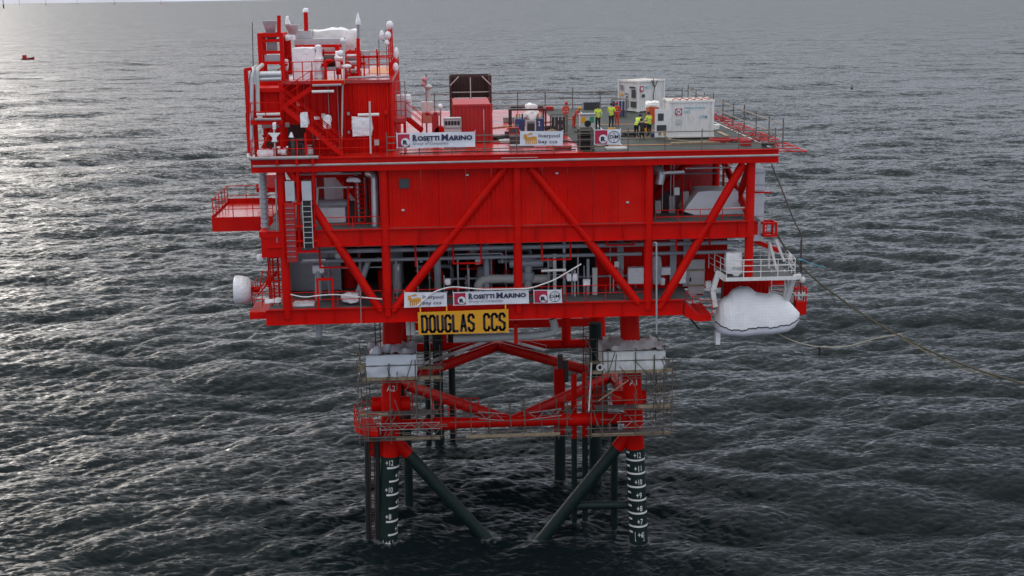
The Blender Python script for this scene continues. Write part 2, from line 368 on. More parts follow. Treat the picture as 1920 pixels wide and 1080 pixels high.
def make_sea():
    d = [14.0]
    while d[-1] < 74: d.append(d[-1]+1.5)
    while d[-1] < 70000: d.append(d[-1]+0.12*(d[-1]/85)**2)
    d = np.array(d); uc = np.linspace(-0.56, 0.62, 1120)
    ex = np.geomspace(0.605, 9, 40); u = np.concatenate([-ex[::-1]*1.0+0.04, uc, ex+0.04])
    D, Uu = np.meshgrid(d, u, indexing='ij'); X = -4.8+Uu*D; Y = -85.9+D
    sy = np.gradient(d)[:,None]*np.ones_like(X); sx = np.abs(np.gradient(u))[None,:]*D
    sp = np.maximum(sx, sy*0.55); Z = np.zeros_like(X); DX = np.zeros_like(X); DY = np.zeros_like(X); far = np.zeros_like(X)
    for seed, Lt, l0, l1, sg, wd, spr, ang, lc, ch in (
            (3, 317, 15, 70, 0.39, (0.30,-0.95), 2.6, 0.10, 26, 1.2), (5, 97, 4.2, 15, 0.165, (0.15,-0.99), 2.0, -0.28, 7.5, 1.3),
            (8, 29, 1.1, 4.2, 0.055, (0.0,-1.0), 1.3, 0.42, 2.2, 1.3), (11, 11, 0.32, 1.1, 0.022, (-0.1,-1.0), 1.1, -0.1, 0.62, 1.2)):
        w = np.clip((lc/sp-1.2)/2.5, 0, 1); t = band(seed, Lt, l0, l1, sg, wd, spr)
        h, a, b = samp(t, X, Y, Lt, ang); Z += h*w; DX -= a*w*ch; DY -= b*w*ch
        if 1 < lc < 10: far += (1-w)*0.5
        if lc < 1: fine = 1-w
    X = X+DX; Y = Y+DY
    nr, nc = X.shape; me = bpy.data.meshes.new('sea'); me.vertices.add(nr*nc)
    me.vertices.foreach_set('co', np.stack([X,Y,Z],-1).astype(np.float32).ravel())
    idx = np.arange(nr*nc).reshape(nr,nc)
    q = np.stack([idx[:-1,:-1], idx[:-1,1:], idx[1:,1:], idx[1:,:-1]], -1).reshape(-1,4).astype(np.int32)
    me.loops.add(q.size); me.loops.foreach_set('vertex_index', q.ravel())
    me.polygons.add(len(q)); me.polygons.foreach_set('loop_start', np.arange(0, q.size, 4, dtype=np.int32))
    me.polygons.foreach_set('use_smooth', np.ones(len(q), bool)); me.update()
    at = me.attributes.new('far', 'FLOAT', 'POINT'); at.data.foreach_set('value', far.astype(np.float32).ravel())
    foam = np.zeros_like(X)          # wash where the sea breaks on the legs and risers
    for lx, ly, lr in ((-9.37,4.95,.7),(8.84,4.95,.7),(-9.3,27,.7),(8.8,27,.7),(-1.9,5.6,.6),(1.5,5.6,.6),(-7.95,10.9,.4),(4.46,8.1,.3),(5.3,8.4,.3),(7.36,7.2,.3),(4.09,16,.5),(-5.6,25.9,.5),(-10.85,5.2,.3),(-10.1,5,.3)):
        foam = np.maximum(foam, np.exp(-np.maximum(0, np.hypot(X-lx, (Y-ly)*1.0)-lr)/(0.55+lr*.5)))
    at = me.attributes.new('foam', 'FLOAT', 'POINT'); at.data.foreach_set('value', foam.astype(np.float32).ravel())
    at = me.attributes.new('fine', 'FLOAT', 'POINT'); at.data.foreach_set('value', fine.astype(np.float32).ravel())
    m = bpy.data.materials.new('sea_water'); m.use_nodes = True; t = m.node_tree; b = t.nodes['Principled BSDF']
    t.nodes.remove(b)
    g = t.nodes.new('ShaderNodeNewGeometry'); fa = t.nodes.new('ShaderNodeAttribute'); fa.attribute_name = 'far'; fi = t.nodes.new('ShaderNodeAttribute'); fi.attribute_name = 'fine'; fo = t.nodes.new('ShaderNodeAttribute'); fo.attribute_name = 'foam'
    def slope(scale, k, det, sc=(1,1,1), fm=None):
        mp_ = t.nodes.new('ShaderNodeMapping'); mp_.inputs['Scale'].default_value = sc; mp_.inputs['Rotation'].default_value = (0,0,0.2)
        t.links.new(g.outputs['Position'], mp_.inputs[0])
        n = t.nodes.new('ShaderNodeTexNoise'); n.inputs['Scale'].default_value = scale; n.inputs['Detail'].default_value = det; n.inputs['Roughness'].default_value = 0.6; n.inputs['Distortion'].default_value = 0.6
        t.links.new(mp_.outputs[0], n.inputs['Vector'])
        s = t.nodes.new('ShaderNodeVectorMath'); s.operation = 'SUBTRACT'; s.inputs[1].default_value = (0.5,0.5,0.5); t.links.new(n.outputs['Color'], s.inputs[0])
        p = t.nodes.new('ShaderNodeVectorMath'); p.operation = 'MULTIPLY'; p.inputs[1].default_value = (k*0.7, k, 0); t.links.new(s.outputs[0], p.inputs[0])
        if fm:
            q_ = t.nodes.new('ShaderNodeVectorMath'); q_.operation = 'SCALE'; t.links.new(p.outputs[0], q_.inputs[0]); t.links.new(fm, q_.inputs['Scale']); return q_.outputs[0]
        return p.outputs[0]
    acc = g.outputs['Normal']
    for o in (slope(3.2, 1.5, 5, (0.45,1.3,1)), slope(1.1, 1.3, 6, (0.42,1.4,1), fi.outputs['Fac']), slope(0.32, 1.3, 5, (0.40,1.4,1), fa.outputs['Fac']), slope(0.07, 1.15, 6, (0.35,1.4,1), fa.outputs['Fac'])):
        a = t.nodes.new('ShaderNodeVectorMath'); a.operation = 'ADD'; t.links.new(acc, a.inputs[0]); t.links.new(o, a.inputs[1]); acc = a.outputs[0]
    nn = t.nodes.new('ShaderNodeVectorMath'); nn.operation = 'NORMALIZE'; t.links.new(acc, nn.inputs[0])
    gl = t.nodes.new('ShaderNodeBsdfGlossy'); df = t.nodes.new('ShaderNodeBsdfDiffuse'); df.inputs[0].default_value = (0.006, 0.011, 0.012, 1)
    fr = t.nodes.new('ShaderNodeFresnel'); fr.inputs[0].default_value = 1.33; mx = t.nodes.new('ShaderNodeMixShader')
    kp = t.nodes.new('ShaderNodeMath'); kp.operation = 'POWER'; kp.inputs[1].default_value = 1.25; t.links.new(fr.outputs[0], kp.inputs[0])
    kf = t.nodes.new('ShaderNodeMath'); kf.operation = 'MULTIPLY'; kf.inputs[1].default_value = 0.86; t.links.new(kp.outputs[0], kf.inputs[0])
    r = t.nodes.new('ShaderNodeMapRange'); r.inputs[3].default_value = 0.28; r.inputs[4].default_value = 0.33; t.links.new(fa.outputs['Fac'], r.inputs[0]); t.links.new(r.outputs[0], gl.inputs['Roughness'])
    for k_ in (gl, df, fr): t.links.new(nn.outputs[0], k_.inputs['Normal'])
    t.links.new(kf.outputs[0], mx.inputs[0]); t.links.new(df.outputs[0], mx.inputs[1]); t.links.new(gl.outputs[0], mx.inputs[2])
    fn = t.nodes.new('ShaderNodeTexNoise'); fn.inputs['Scale'].default_value = 2.6; fn.inputs['Detail'].default_value = 8; fn.inputs['Roughness'].default_value = 0.7; t.links.new(g.outputs['Position'], fn.inputs['Vector'])
    fp = t.nodes.new('ShaderNodeMath'); fp.operation = 'MULTIPLY_ADD'; fp.inputs[1].default_value = 0.42; t.links.new(fo.outputs['Fac'], fp.inputs[0]); t.links.new(fn.outputs[0], fp.inputs[2])
    ft = t.nodes.new('ShaderNodeMapRange'); ft.inputs[1].default_value = 0.78; ft.inputs[2].default_value = 1.0; ft.inputs[4].default_value = 0.28; t.links.new(fp.outputs[0], ft.inputs[0])
    fd = t.nodes.new('ShaderNodeBsdfDiffuse'); fd.inputs[0].default_value = (0.42, 0.45, 0.46, 1); m2 = t.nodes.new('ShaderNodeMixShader')
    t.links.new(ft.outputs[0], m2.inputs[0]); t.links.new(mx.outputs[0], m2.inputs[1]); t.links.new(fd.outputs[0], m2.inputs[2])
    t.links.new(m2.outputs[0], t.nodes['Material Output'].inputs[0])
    me.materials.append(m)
    o = bpy.data.objects.new('sea', me); COL.objects.link(o); tag(o, kind='structure'); return o
make_sea()

# ---------------------------------------------------------------- jacket
J = thing('platform_jacket', 'red tubular steel jacket with dark green lower legs standing in the sea', 'jacket', (0, 16, 0))
def legpt(k, z):
    x0, x1, y0, y1 = {'A2': (-9.37,-8.51,4.95,5.5), 'A1': (8.84,8.12,4.95,5.5), 'B2': (-9.3,-8.5,27,26.3), 'B1': (8.8,8.1,27,26.3)}[k]
    t = z/17.0; return Vector((x0+(x1-x0)*t, y0+(y1-y0)*t, z))
LEG = {}
for k in ('A2','A1','B2','B1'):
    zr = {'A2':6.75,'A1':6.75}.get(k, 6.9)
    LEG[k] = mk('leg', MB().tb(legpt(k,zr), legpt(k,18.0), 0.69, 28), RED, J)
    mk('splash_zone_sleeve', MB().tb(legpt(k,-6), legpt(k,zr), 0.675, 28), JGREEN, LEG[k])
def on_leg(k, ang, z, r):
    c = legpt(k, z); return Vector((c.x+math.sin(ang)*r, c.y-math.cos(ang)*r, z))
def arc(k, z, a0, a1, h=0.13):
    m = MB(); n = 14; vs = []; fs = []
    for i in range(n+1):
        a = a0+(a1-a0)*i/n
        for r, dz in ((0.668,-h/2),(0.69,-h/2),(0.69,h/2),(0.668,h/2)): vs.append(on_leg(k, a, z+dz, r))
    for i in range(n):
        for j in range(4): fs.append((i*4+j, i*4+(j+1)%4, (i+1)*4+(j+1)%4, (i+1)*4+j))
    m.add(vs, fs); return m
def legtext(k, s, ang, z, h, w, rad=0.70, bold=0.012, box=False, mname='depth_number'):
    v, f = textmesh(s, bold); v = np.array(v); lo, hi = v.min(0), v.max(0); m = MB()
    m.add([on_leg(k, ang+((a[0]-lo[0])/(hi[0]-lo[0])-0.5)*w/rad, z+h*(a[1]-lo[1])/(hi[1]-lo[1]), rad) for a in v], f)
    if box:
        for a0, a1, z0, z1 in ((-.62,.62,-.12,-.07),(-.62,-.57,-.12,h+.16),(.57,.62,-.12,h+.16),(-.62,.62,h+.12,h+.16)):
            p = [on_leg(k, ang+a*w/rad, zz, rad) for a, zz in ((a0,z0),(a1,z0),(a1,z1),(a0,z1))]; m.add(p, [(0,1,2,3)])
    mk(mname, m, WHITE, LEG[k])
for i in range(6, 13):
    z = i-6+0.0
    if i > 6:
        mk('depth_mark', arc('A1', z, -1.35, 1.35), WHITE, LEG['A1'])
        mk('depth_mark', arc('A2', z, 0.0 if i % 2 else -0.25, 1.35), WHITE, LEG['A2'])
    mk('half_metre_tick', arc('A1', z+0.55, -1.25, -0.75, 0.14), WHITE, LEG['A1'])
    legtext('A1', '+%d' % i, 0.12, z+0.17, 0.42, 0.55 if i > 9 else 0.42)
    legtext('A2', '+%d' % i, (1.05 if i % 2 else 0.0), z+0.17, 0.42, 0.55 if i > 9 else 0.42)
legtext('A1', 'A1', 0.0, (8.3,5,11.56)[2], 0.42, 0.55, box=True, bold=0.0, mname='leg_letter')
legtext('A2', 'A2', 0.0, (-8.72,5,11.62)[2], 0.42, 0.62, box=True, bold=0.0, mname='leg_letter')
# braces in the front row, green where they enter the splash zone
for a, b in (((-8.75,5.2,8.0), (-1.0,5.6,-1.6)), ((8.25,5.2,8.0), (0.75,5.6,-1.6))):
    a, b = Vector(a), Vector(b); t = (a.z-6.75)/(a.z-b.z); c = a.lerp(b, t)
    o = mk('diagonal_brace', MB().tb(a, c, 0.46, 20), RED, J); mk('splash_zone_sleeve', MB().tb(c, b, 0.455, 20), JGREEN, o)
mk('horizontal_brace', MB().tb((4.0,5.6,2.28), (8.5,5.4,2.28), 0.30, 16), JGREEN, J)
H = 8.95
FV, LV, RV, BV = Vector((-0.3,5.25,H)), Vector((-8.7,16,H)), Vector((8.2,16,H)), Vector((-0.4,26.4,H))
mk('horizontal_brace', MB().tb((-8.9,5.25,H), (8.5,5.25,H), 0.38, 20), RED, J)
mk('horizontal_brace', MB().tb((-8.9,26.6,H), (8.5,26.6,H), 0.40, 20), RED, J)
mk('horizontal_brace', MB().tb((-8.9,5.25,H), (-8.7,26.6,H), 0.40, 20), RED, J)
mk('horizontal_brace', MB().tb((8.5,5.25,H), (8.3,26.6,H), 0.40, 20), RED, J)
for p, q in ((FV,LV),(FV,RV),(BV,LV),(BV,RV)): mk('plan_brace', MB().tb(p, q, 0.42, 20), RED, J)
for x0, x1 in ((-6.0,-4.2),(3.0,6.6)): mk('brace_can', MB().tb((x0,5.25,H), (x1,5.25,H), 0.46, 20), RED, J)
for x0, x1, y in ((-10.2,-7.5,5.3),(7.0,9.4,5.2)):
    mk('leg_node_stub', MB().tb((x0,y+0.6,(-8.78,5.5,10.33)[2]), (x1,y+0.6,(-8.78,5.5,10.33)[2]), 0.52, 20), RED, J)
mk('rear_beam', MB().bx(-8.4,8.3,26.1,26.7,10.6,11.3), RED, J)
mk('rear_beam', MB().bx(-8.4,8.3,20.1,20.6,13.2,13.9), RED, J)
mk('rear_beam', MB().bx(-8.4,8.3,16.0,16.5,14.6,15.4), RED, J)
for x in (-5.2, 5.6): mk('inner_column', MB().tb((x,26.4,H), (x,26.4,17.5), 0.42, 16), RED, J)
mk('brace_walkway', MB().bar(BV+Vector((0,0,.75)), LV+Vector((0,0,.75)), 0.6, 0.06).rail([BV+Vector((0,-.3,.75)), LV+Vector((0,-.3,.75))], h=0.5, sp=3, mids=()), STEEL, J)
mk('brace_walkway', MB().bar(BV+Vector((0,0,.75)), BV.lerp(RV,.45)+Vector((0,0,.75)), 0.6, 0.06).rail([BV+Vector((0,-.3,.75)), BV.lerp(RV,.45)+Vector((0,-.3,.75))], h=0.5, sp=3, mids=()), STEEL, J)
# risers, caissons and conductors
def riser(x, y, r, ztop, zred=None, m=JGREEN):
    o = mk('riser', MB().tb((x,y,-4), (x,y,zred if zred else ztop), r, 16), m, J)
    if zred: mk('red_upper_pipe', MB().tb((x,y,zred), (x,y,ztop), r*1.03, 16), RED, o)
riser(-7.95,10.9,0.33,9.2); riser(4.46,8.13,0.21,11.5,6.6); riser(5.3,8.4,0.22,11.5,6.6); riser(7.36,7.2,0.25,8.2)
riser(4.09,16.06,0.45,(4.14,16,9.77)[2],(4.11,16,4.36)[2]); riser(-5.6,25.87,0.42,13.8); riser(-6.55,26.2,0.24,14.2,m=BLACK); riser(-4.41,26.9,0.30,14.6,m=BLACK)
riser(6.9,15.5,0.5,13.5); riser(7.6,9.3,0.28,8,6.8)
mk('caisson_top', MB().tb((4.15,15.9,(4.13,16,9.33)[2]), (4.15,15.9,(4.14,16,10.91)[2]), 0.22, 12).tb((4.6,15.9,(4.13,16,8.67)[2]), (4.6,15.9,(4.14,16,10.43)[2]), 0.2, 12), DGREY, J)
mk('caisson', MB().tb((-10.85,5.2,-4), (-10.55,5.0,(-10.31,5,9.15)[2]), 0.22, 14), BLACK, J)
mk('caisson', MB().tb((-10.1,5.0,-4), (-9.85,4.8,(-9.71,5,8.94)[2]), 0.17, 14), BLACK, J)
mk('caisson_bracket', MB().bx(-10.7,-9.6,4.9,5.4,6.75,8.3).bx(-10.7,-9.9,4.7,5.2,8.3,9.2), RED, J)
mk('boat_ladder', MB().ladder((-10.42,4.85,-2), (-10.28,4.75,8.6), 0.35, step=0.4, r=0.045), DARKC, J)
# access platform around leg A2
pl = MB(); cx, cy, zz = -9.7, 5.0, 9.15; pts = []
for i in range(9):
    a = math.radians(110+ i*20); pts.append(Vector((cx+1.75*math.cos(a), cy+1.75*math.sin(a), zz)))
n = len(pts); pl.add(pts+[p+Vector((0,0,-.35)) for p in pts], [tuple(range(n)), tuple(range(2*n-1,n-1,-1))]+[(i,(i+n),(i+1)%n+n,(i+1)%n) for i in range(n)])
mk('leg_access_platform', pl, RED, J); mk('handrail', MB().rail(pts, h=1.25, sp=0.7, mids=(0.4,0.8), r=.03), RED, J)
for x0, x1, y in ((-5.9,-2.6,6.3),(3.2,6.9,6.3)):
    mk('handrail', MB().rail([(x0,y,H+.2),(x1,y,H+.2)], h=1.3, sp=0.6, mids=(0.5,0.9), r=.03), RED, J)
for x in (5.22,5.6,5.9,6.27,6.57): mk('ladder_rail', MB().tb((x,7.5,H), (x,7.5,H+2.0), 0.07, 6), RED, J)
mk('jacket_ladder', MB().ladder((6.3,16,9), (6.3,16,16.5), 0.6, r=.04), RED, J)
mk('jacket_ladder', MB().ladder((-7.6,6.8,9), (-7.6,6.8,17.5), 0.5, r=.035), RED, J)
mk('jacket_ladder', MB().ladder((-9.55,4.4,15), (-9.55,4.4,18), 0.35, r=.035), BLACK, J)

# ---------------------------------------------------------------- topside
T = thing('platform_topside', 'red steel topside with three decks on braced columns above the jacket', 'platform', (0, 16, 17.8))
CX = (-15.15, -8.6, 0.0, 8.6, 15.3); ZD, ZM, ZC = 28.75, 24.05, 18.85
for i, x in enumerate(CX):
    mk('column', MB().tb((x,0,18.2 if i < 4 else 19.9), (x,0,28.0), 0.29, 20), RED, T)
    mk('column', MB().tb((x,32.5,18.2), (x,32.5,28.0), 0.29, 14), RED, T)
for x in (CX[0], CX[4]):
    for y in (11, 22): mk('column', MB().tb((x,y,18.2), (x,y,28.0), 0.27, 14), RED, T)
for p, q in (((-14.63,0,28.04), (-9.07,0,18.53)), ((-8.23,0,18.51), (-0.75,0,27.83)), ((0.87,0,27.8), (7.94,0,18.63)), ((9.37,0,18.23), (14.8,0,27.8))):
    mk('diagonal_brace', MB().tb(p, q, 0.285, 20), RED, T)
for x in (CX[0], CX[4]):
    for a, b in (((x,0.3,24.3),(x,10.7,27.6)), ((x,21.8,24.3),(x,11.2,27.6)), ((x,0.3,27.6),(x,10.7,19.2))):
        mk('diagonal_brace', MB().tb(a, b, 0.24, 14), RED, T)
for a, b in (((-12.6,6,27.6),(-9.9,6,24.4)), ((12.9,6.5,27.5),(9.2,6.5,24.0)), ((13.4,12,27.5),(9.6,12,24.1))):
    mk('inner_brace', MB().tb(a, b, 0.3, 14), RED, T)
# deck plates
def split(x0, x1, y0, y1, z0, z1, nx, ny, name, m):
    for i in range(nx):
        for j in range(ny):
            mk(name, MB().bx(x0+(x1-x0)*i/nx+.006, x0+(x1-x0)*(i+1)/nx-.006, y0+(y1-y0)*j/ny+.006, y0+(y1-y0)*(j+1)/ny-.006, z0, z1), m, T)
split(-17.0, 4.3, -0.30, 34.0, ZD-.12, ZD, 4, 5, 'deck_plate', DECK)
split(4.3, 17.0, -0.30, 34.0, ZD-.12, ZD+.012, 3, 5, 'landing_deck_plate', GREEN)
split(-16.2, 16.0, 0.0, 33.5, ZM-.12, ZM, 4, 3, 'mid_deck_plate', GRATE)
split(-16.4, 11.6, 0.0, 33.5, ZC-.12, ZC, 4, 3, 'cellar_deck_plate', GRATE)
for x, y0, y1, w in ((7.2,2,30,.12),(16.55,.3,33,.16)): mk('painted_line', MB().bx(x,x+w,y0,y1,ZD+.014,ZD+.018), LGREY, T)
for y in (3.2, 8.6, 12.8, 18.0): mk('painted_line', MB().bx(5.6,11.2,y,y+.22,ZD+.014,ZD+.018), ORANGE, T)
# girders: web and flanges, with the joints of each span
def girder(name, x0, x1, y, z0, z1, stiff=None, fl=0.34):
    m = MB().bx(x0, x1, y-.012-0.1, y+.1, z0+.05, z1-.05).bx(x0, x1, y-fl/2-.12, y+fl/2, z0, z0+.05).bx(x0, x1, y-fl/2-.12, y+fl/2, z1-.05, z1)
    o = mk(name, m, RED, T)
    return o
girder('roof_girder', -16.95, 17.0, -0.28, 27.86, ZD-.005, fl=.3)
girder('middle_girder', -16.2, 15.6, 0.0, 22.93, 24.02)
girder('cellar_girder', -16.55, 10.95, 0.0, 17.80, 18.82)
for y in (11, 22, 32.5):
    mk('cross_girder', MB().bx(-16, 16, y-.12, y+.12, 27.9, 28.6), RED, T); mk('cross_girder', MB().bx(-16, 15.6, y-.12, y+.12, 23.0, 23.9), RED, T); mk('cross_girder', MB().bx(-16, 11, y-.12, y+.12, 17.8, 18.7), RED, T)
for x in (-16.2, -8.6, 0, 8.6, 15.8):
    mk('side_girder', MB().bx(x-.12, x+.12, .2, 33, 27.95, 28.6), RED, T); mk('side_girder', MB().bx(x-.12, x+.12, .2, 33, 23.0, 23.9), RED, T)
    if x < 15: mk('side_girder', MB().bx(x-.12, x+.12, .2, 33, 17.85, 18.7), RED, T)
mk('edge_pipe', MB().tb((-16.8,-0.62,28.29), (17.02,-0.62,28.35), 0.075, 12), EDGE, T)
mk('edge_pipe', MB().pp([(-17.12,0,28.97), (-16.94,-0.85,28.82), (-12.62,-0.85,28.82)], 0.11, 12), EDGE, T)
mk('fascia_conduit', MB().tb((-1.01,-0.5,28.51), (1.32,-0.5,28.5), 0.02, 6), LGREY, T)
for x in (-15.25, -14.0, -13.0): mk('pipe_bracket', MB().bx(x-.08, x+.08, -0.9, -0.42, 28.35, 28.72), RED, T)
# mid deck: corrugated wall of the enclosed module between the columns, sheet by sheet
xs = [-8.3, -6.2, -4.95, -3.3, -1.65, 0.0, 1.65, 3.3, 4.95, 6.6, 8.9]
for a, b in zip(xs[:-1], xs[1:]): mk('wall_panel', MB().corr(a+.008, b-.008, 0.02, 24.03, 27.84, 0.27, 0.035), RED, T)
mk('wall_panel', MB().corr(0.15, 12, 8.92, 24.03, 27.84, 0.3, -0.05, axis='Y'), RED, T)
mk('wall_panel', MB().corr(0.15, 12, -8.32, 24.03, 27.84, 0.3, 0.05, axis='Y'), RED, T)
mk('wall_joint_cover', MB().bx(-5.02, -4.88, -.02, .03, 24.05, 27.85), RED, T)
mk('wall_vent', MB().bx(-7.61,-6.96,-0.06,0.03,26.62,27.24).bx(-7.54,-7.03,-0.07,-0.05,26.69,27.18), DGREY, T)
mk('rear_bulkhead', MB().bx(-16,-8.4,14,14.1,24,28), CRED, T); mk('rear_bulkhead', MB().bx(8.9,15.8,14,14.1,24,28), CRED, T)
mk('rear_bulkhead', MB().bx(-16,11,17,17.1,18.8,23.2), DGREY, T); mk('rear_bulkhead', MB().bx(11,15.6,9,9.1,19.5,23.2), DARKC, T)
# cellar deck bulkheads seen through the open front
for a, b in ((5.5,7.4),(7.4,9.2),(9.2,11.0),(11.0,12.6),(12.6,14.6)): mk('cellar_wall_panel', MB().corr(a, b-.01, 3.4, 18.8 if a < 10 else 18.9, 23.1, 0.3, 0.05), RED, T)
mk('cellar_wall_panel', MB().bx(-2.6,-1.2,9,9.1,18.8,23.1), RED, T); mk('cellar_wall_panel', MB().bx(-13.6,-12.4,6,7,18.8,22.4), RED, T)
for x in ((7.18,3.2,21.21)[0], (10.81,3.2,21.12)[0], (11.73,3.2,21.1)[0]): mk('cable_duct', MB().bx(x-.22, x+.22, 3.1, 3.36, 19.0, 22.6), PIPE, T)
mk('added_shade_wall', MB().bx(-15.7,-15.6,4,17,18.8,23.2), PIPE, T); mk('cross_bulkhead', MB().bx(-15.6,-12.0,5.4,5.5,18.8,23.2), PIPE, T)  # side wall added to darken the left cellar bay
# access door
d = mk('door', MB().bx(11.89,13,3.15,3.35,18.44,20.83), LGREY, T)
mk('door_brace', MB().bx(11.79,13.05,3.05,3.14,20.07,20.18), TIMBER, d); mk('door_brace', MB().bx(11.81,13.07,3.05,3.14,18.98,19.1), TIMBER, d); mk('door_handle', MB().bx(11.96,12.07,3.08,3.14,19.33,19.59), BLACK, d)
# openings at both ends of the mid deck
mk('handrail', MB().rail([(-12.41,0.1,23.78), (-8.96,0.1,23.81)], h=1.0, sp=1.6), RED, T)
mk('handrail', MB().rail([(9.08,0.1,23.79), (14.99,0.1,23.8)], h=1.0, sp=1.35), RED, T)
mk('wall_ladder', MB().ladder((-10.33,1.6,23.58), (-10.17,1.6,26.98), 0.62, r=.05), RED, T)
mk('post', MB().tb((-13.21,-0.25,22.7), (-12.98,-0.25,28.65), 0.11, 10), RED, T)
mk('post', MB().tb((-11.01,0.8,23.8), (-10.93,0.8,26.68), 0.06, 8), RED, T); mk('post', MB().tb((-14.14,-0.3,22.66), (-14.03,-0.3,28.61), 0.12, 10), RED, T)
for z in ((-14.04,-0.5,25.83)[2], (-14.11,-0.5,24.37)[2], (-14.15,-0.5,23.4)[2], (-14.18,-0.5,22.7)[2]): mk('cable_ladder_support', MB().bar((-15.0,-.5,z), (-12.9,-.5,z), 0.12, 0.14), RED, T)
t_ = MB(); B_ = (-14.96,-14.28,-0.62,-0.52,22.04,25.92); x0, x1, y0, y1, z0, z1 = B_
t_.bx(x0,x0+.06,y0,y1,z0,z1).bx(x1-.06,x1,y0,y1,z0,z1)
o = mk('red_cable_ladder', t_, RED, T); mk('tray_back', MB().bx(x0+.06,x1-.06,y0+.05,y0+.07,z0,z1), CRED, o)
for i in range(1, 11): mk('rung', MB().bx(x0+.06,x1-.06,y0-.01,y0+.04,z0+(z1-z0)*i/11-.02,z0+(z1-z0)*i/11+.02), STEEL, o)
B_ = (-13.82,-13.2,-0.62,-0.52,22.95,26); x0, x1, y0, y1, z0, z1 = B_
o = mk('black_cable_ladder', MB().bx(x0,x0+.05,y0,y1,z0,z1).bx(x1-.05,x1,y0,y1,z0,z1), LGREY, T); mk('tray_back', MB().bx(x0+.05,x1-.05,y0+.05,y0+.07,z0,z1), BLACK, o)
for i in range(1, 9): mk('rung', MB().bx(x0+.05,x1-.05,y0-.01,y0+.04,z0+(z1-z0)*i/9-.02,z0+(z1-z0)*i/9+.02), LGREY, o)
for b in ((-14.85,-14.27,-0.5,0.2,26.01,27.28), (-13.8,-13.19,-0.5,0.2,26.02,27.26)):
    mk('duct_cover', MB().bx(*b), SILVER, T)
mk('ventilation_duct', MB().pp([(-9.69,2,27.34), (-9.22,0.9,27.4), (-9.27,0.9,23.74)], 0.23, 14, br=.4), SILVER, T)
mk('ventilation_duct', MB().pp([(9.27,1.5,27.37), (9.61,1.2,27.19), (9.48,1.2,26.38)], 0.3, 14, br=.3), SILVER, T)
o = mk('ventilation_duct', MB().bx(15.89,16.61,1.5,2.3,22.34,27.23), SILVER, T)
for z in (24.0,26.1,26.9): mk('duct_joint', MB().bx((15.82,1.5,26.39)[0]-.02, (16.6,1.5,26.37)[0]+.02, 1.47, 2.33, z, z+.06), STEEL, o)
mk('side_platform', MB().cage((16.5,1,23.22)[0], (17.33,1,23.2)[0], 1.0, 2.0, (16.91,1,22.71)[2], (16.88,1,23.68)[2], .14), RED, T)
mk('duct_bracket', MB().bar((15.76,1.2,25.68), (16.95,1.2,25.66), .1), RED, T)
# ceiling services under the roof girder and the pipe rack under the mid deck
mk('service_pipe', MB().tb((-12.9,0.9,27.58), (-11.35,0.9,27.58), .05, 8), LGREY, T); mk('service_pipe', MB().pp([(-13.06,1.2,25.19), (-12.93,1.2,26.6), (-10.65,1.2,26.58)], .06, 8), LGREY, T)
mk('service_pipe', MB().tb((11.17,1,27.4), (14.25,1,27.41), .05, 8), LGREY, T)
for x in (9.75, 10.3, 10.5): mk('hanging_conduit', MB().tb((x,1.5,24.6), (x,1.5,27.8), .03, 6), STEEL, T)
for z, r, Y in ((22.82,.13,1.1),(22.62,.07,1.6),(22.37,.15,1.1),(21.58,.13,1.9)):
    for a, b in ((-14.4,-8.94),(-8.52,-.18),(.21,8.45),(8.87,14.85)):
        mk('rack_pipe', MB().tb((a,Y,z), (b,Y,z), r, 12), PIPE, T)
for xa, xb, zb in ((-4.22,-2.39,21.43),(1.62,3.52,21.54),(5.95,7.74,22.42),(-12.95,-11.26,21.36),(-6.69,-6.55,21.32),(10.56,10.70,21.98),(12.78,12.92,22.34)):
    m = MB().bx(xa-.06,xa+.06,.5,.62,zb,23.0)
    if xb-xa > .3: m.bx(xb-.06,xb+.06,.5,.62,zb,23.0).bx(xa+.06,xb-.06,.5,.62,zb,zb+.1)
    mk('trapeze_hanger', m, RED, T)
# process piping on the cellar deck
mk('process_pipe', MB().pp([(-2.56,3,18.44), (-2.54,3,19.63), (-1.99,3,19.87), (2.3,3,19.77)], 0.31, 18, br=.7), LGREY, T)
o = mk('control_valve', MB().tb((0.82,2.8,19.03), (0.84,2.8,20.77), 0.28, 14).tb((0.83,2.8,19.85), (0.84,2.8,20.33), 0.42, 16).tb((-0.42,2.8,20.95), (1.86,2.8,20.97), 0.3, 14).sph((0.85,2.8,21.29), .55, (1,1,.5)), PIPE, T)
mk('flow_arrow', MB().prism([(-1.21,19.63), (-0.88,19.62), (-0.88,19.69), (-0.74,19.58), (-0.89,19.47), (-0.89,19.55), (-1.21,19.55)], 2.67, 2.70), BLACK, T)
for Xc, zc, r in ((-5.41,21.24,.29),(-2.1,21.76,.26)):
    mk('vessel', MB().tb((Xc,2.6,zc), (Xc,2.9,zc), r, 16).tb((Xc+.12,3.0,18.85), (Xc+.12,3.0,zc+.5), r*.85, 14).sph((Xc+.12,3.0,zc+.5), r*.9), PIPE, T)
mk('vessel', MB().tb((-13.34,2.2,18.52), (-13.22,2.2,21.15), .24, 14).tb((-13.24,2.2,20.72), (-13.23,2.2,21.04), .42, 14), PIPE, T)
mk('vessel', MB().tb((-10.95,2.2,18.46), (-9.93,2.6,21.36), .2, 12), PIPE, T)
mk('drain_stub', MB().tb((-13.24,1,17.56), (-13.28,1,16.61), .25, 14, r2=.2), PIPE, T)
mk('process_pipe', MB().pp([(2.5,3,16.96), (2.75,3,16.05), (1.54,3,15.81), (-4.33,3,15.71)], 0.26, 16, br=.6), LGREY, T)
mk('process_pipe', MB().tb((-3.86,6,15), (-1.74,6,14.94), .3, 14), SILVER, T)
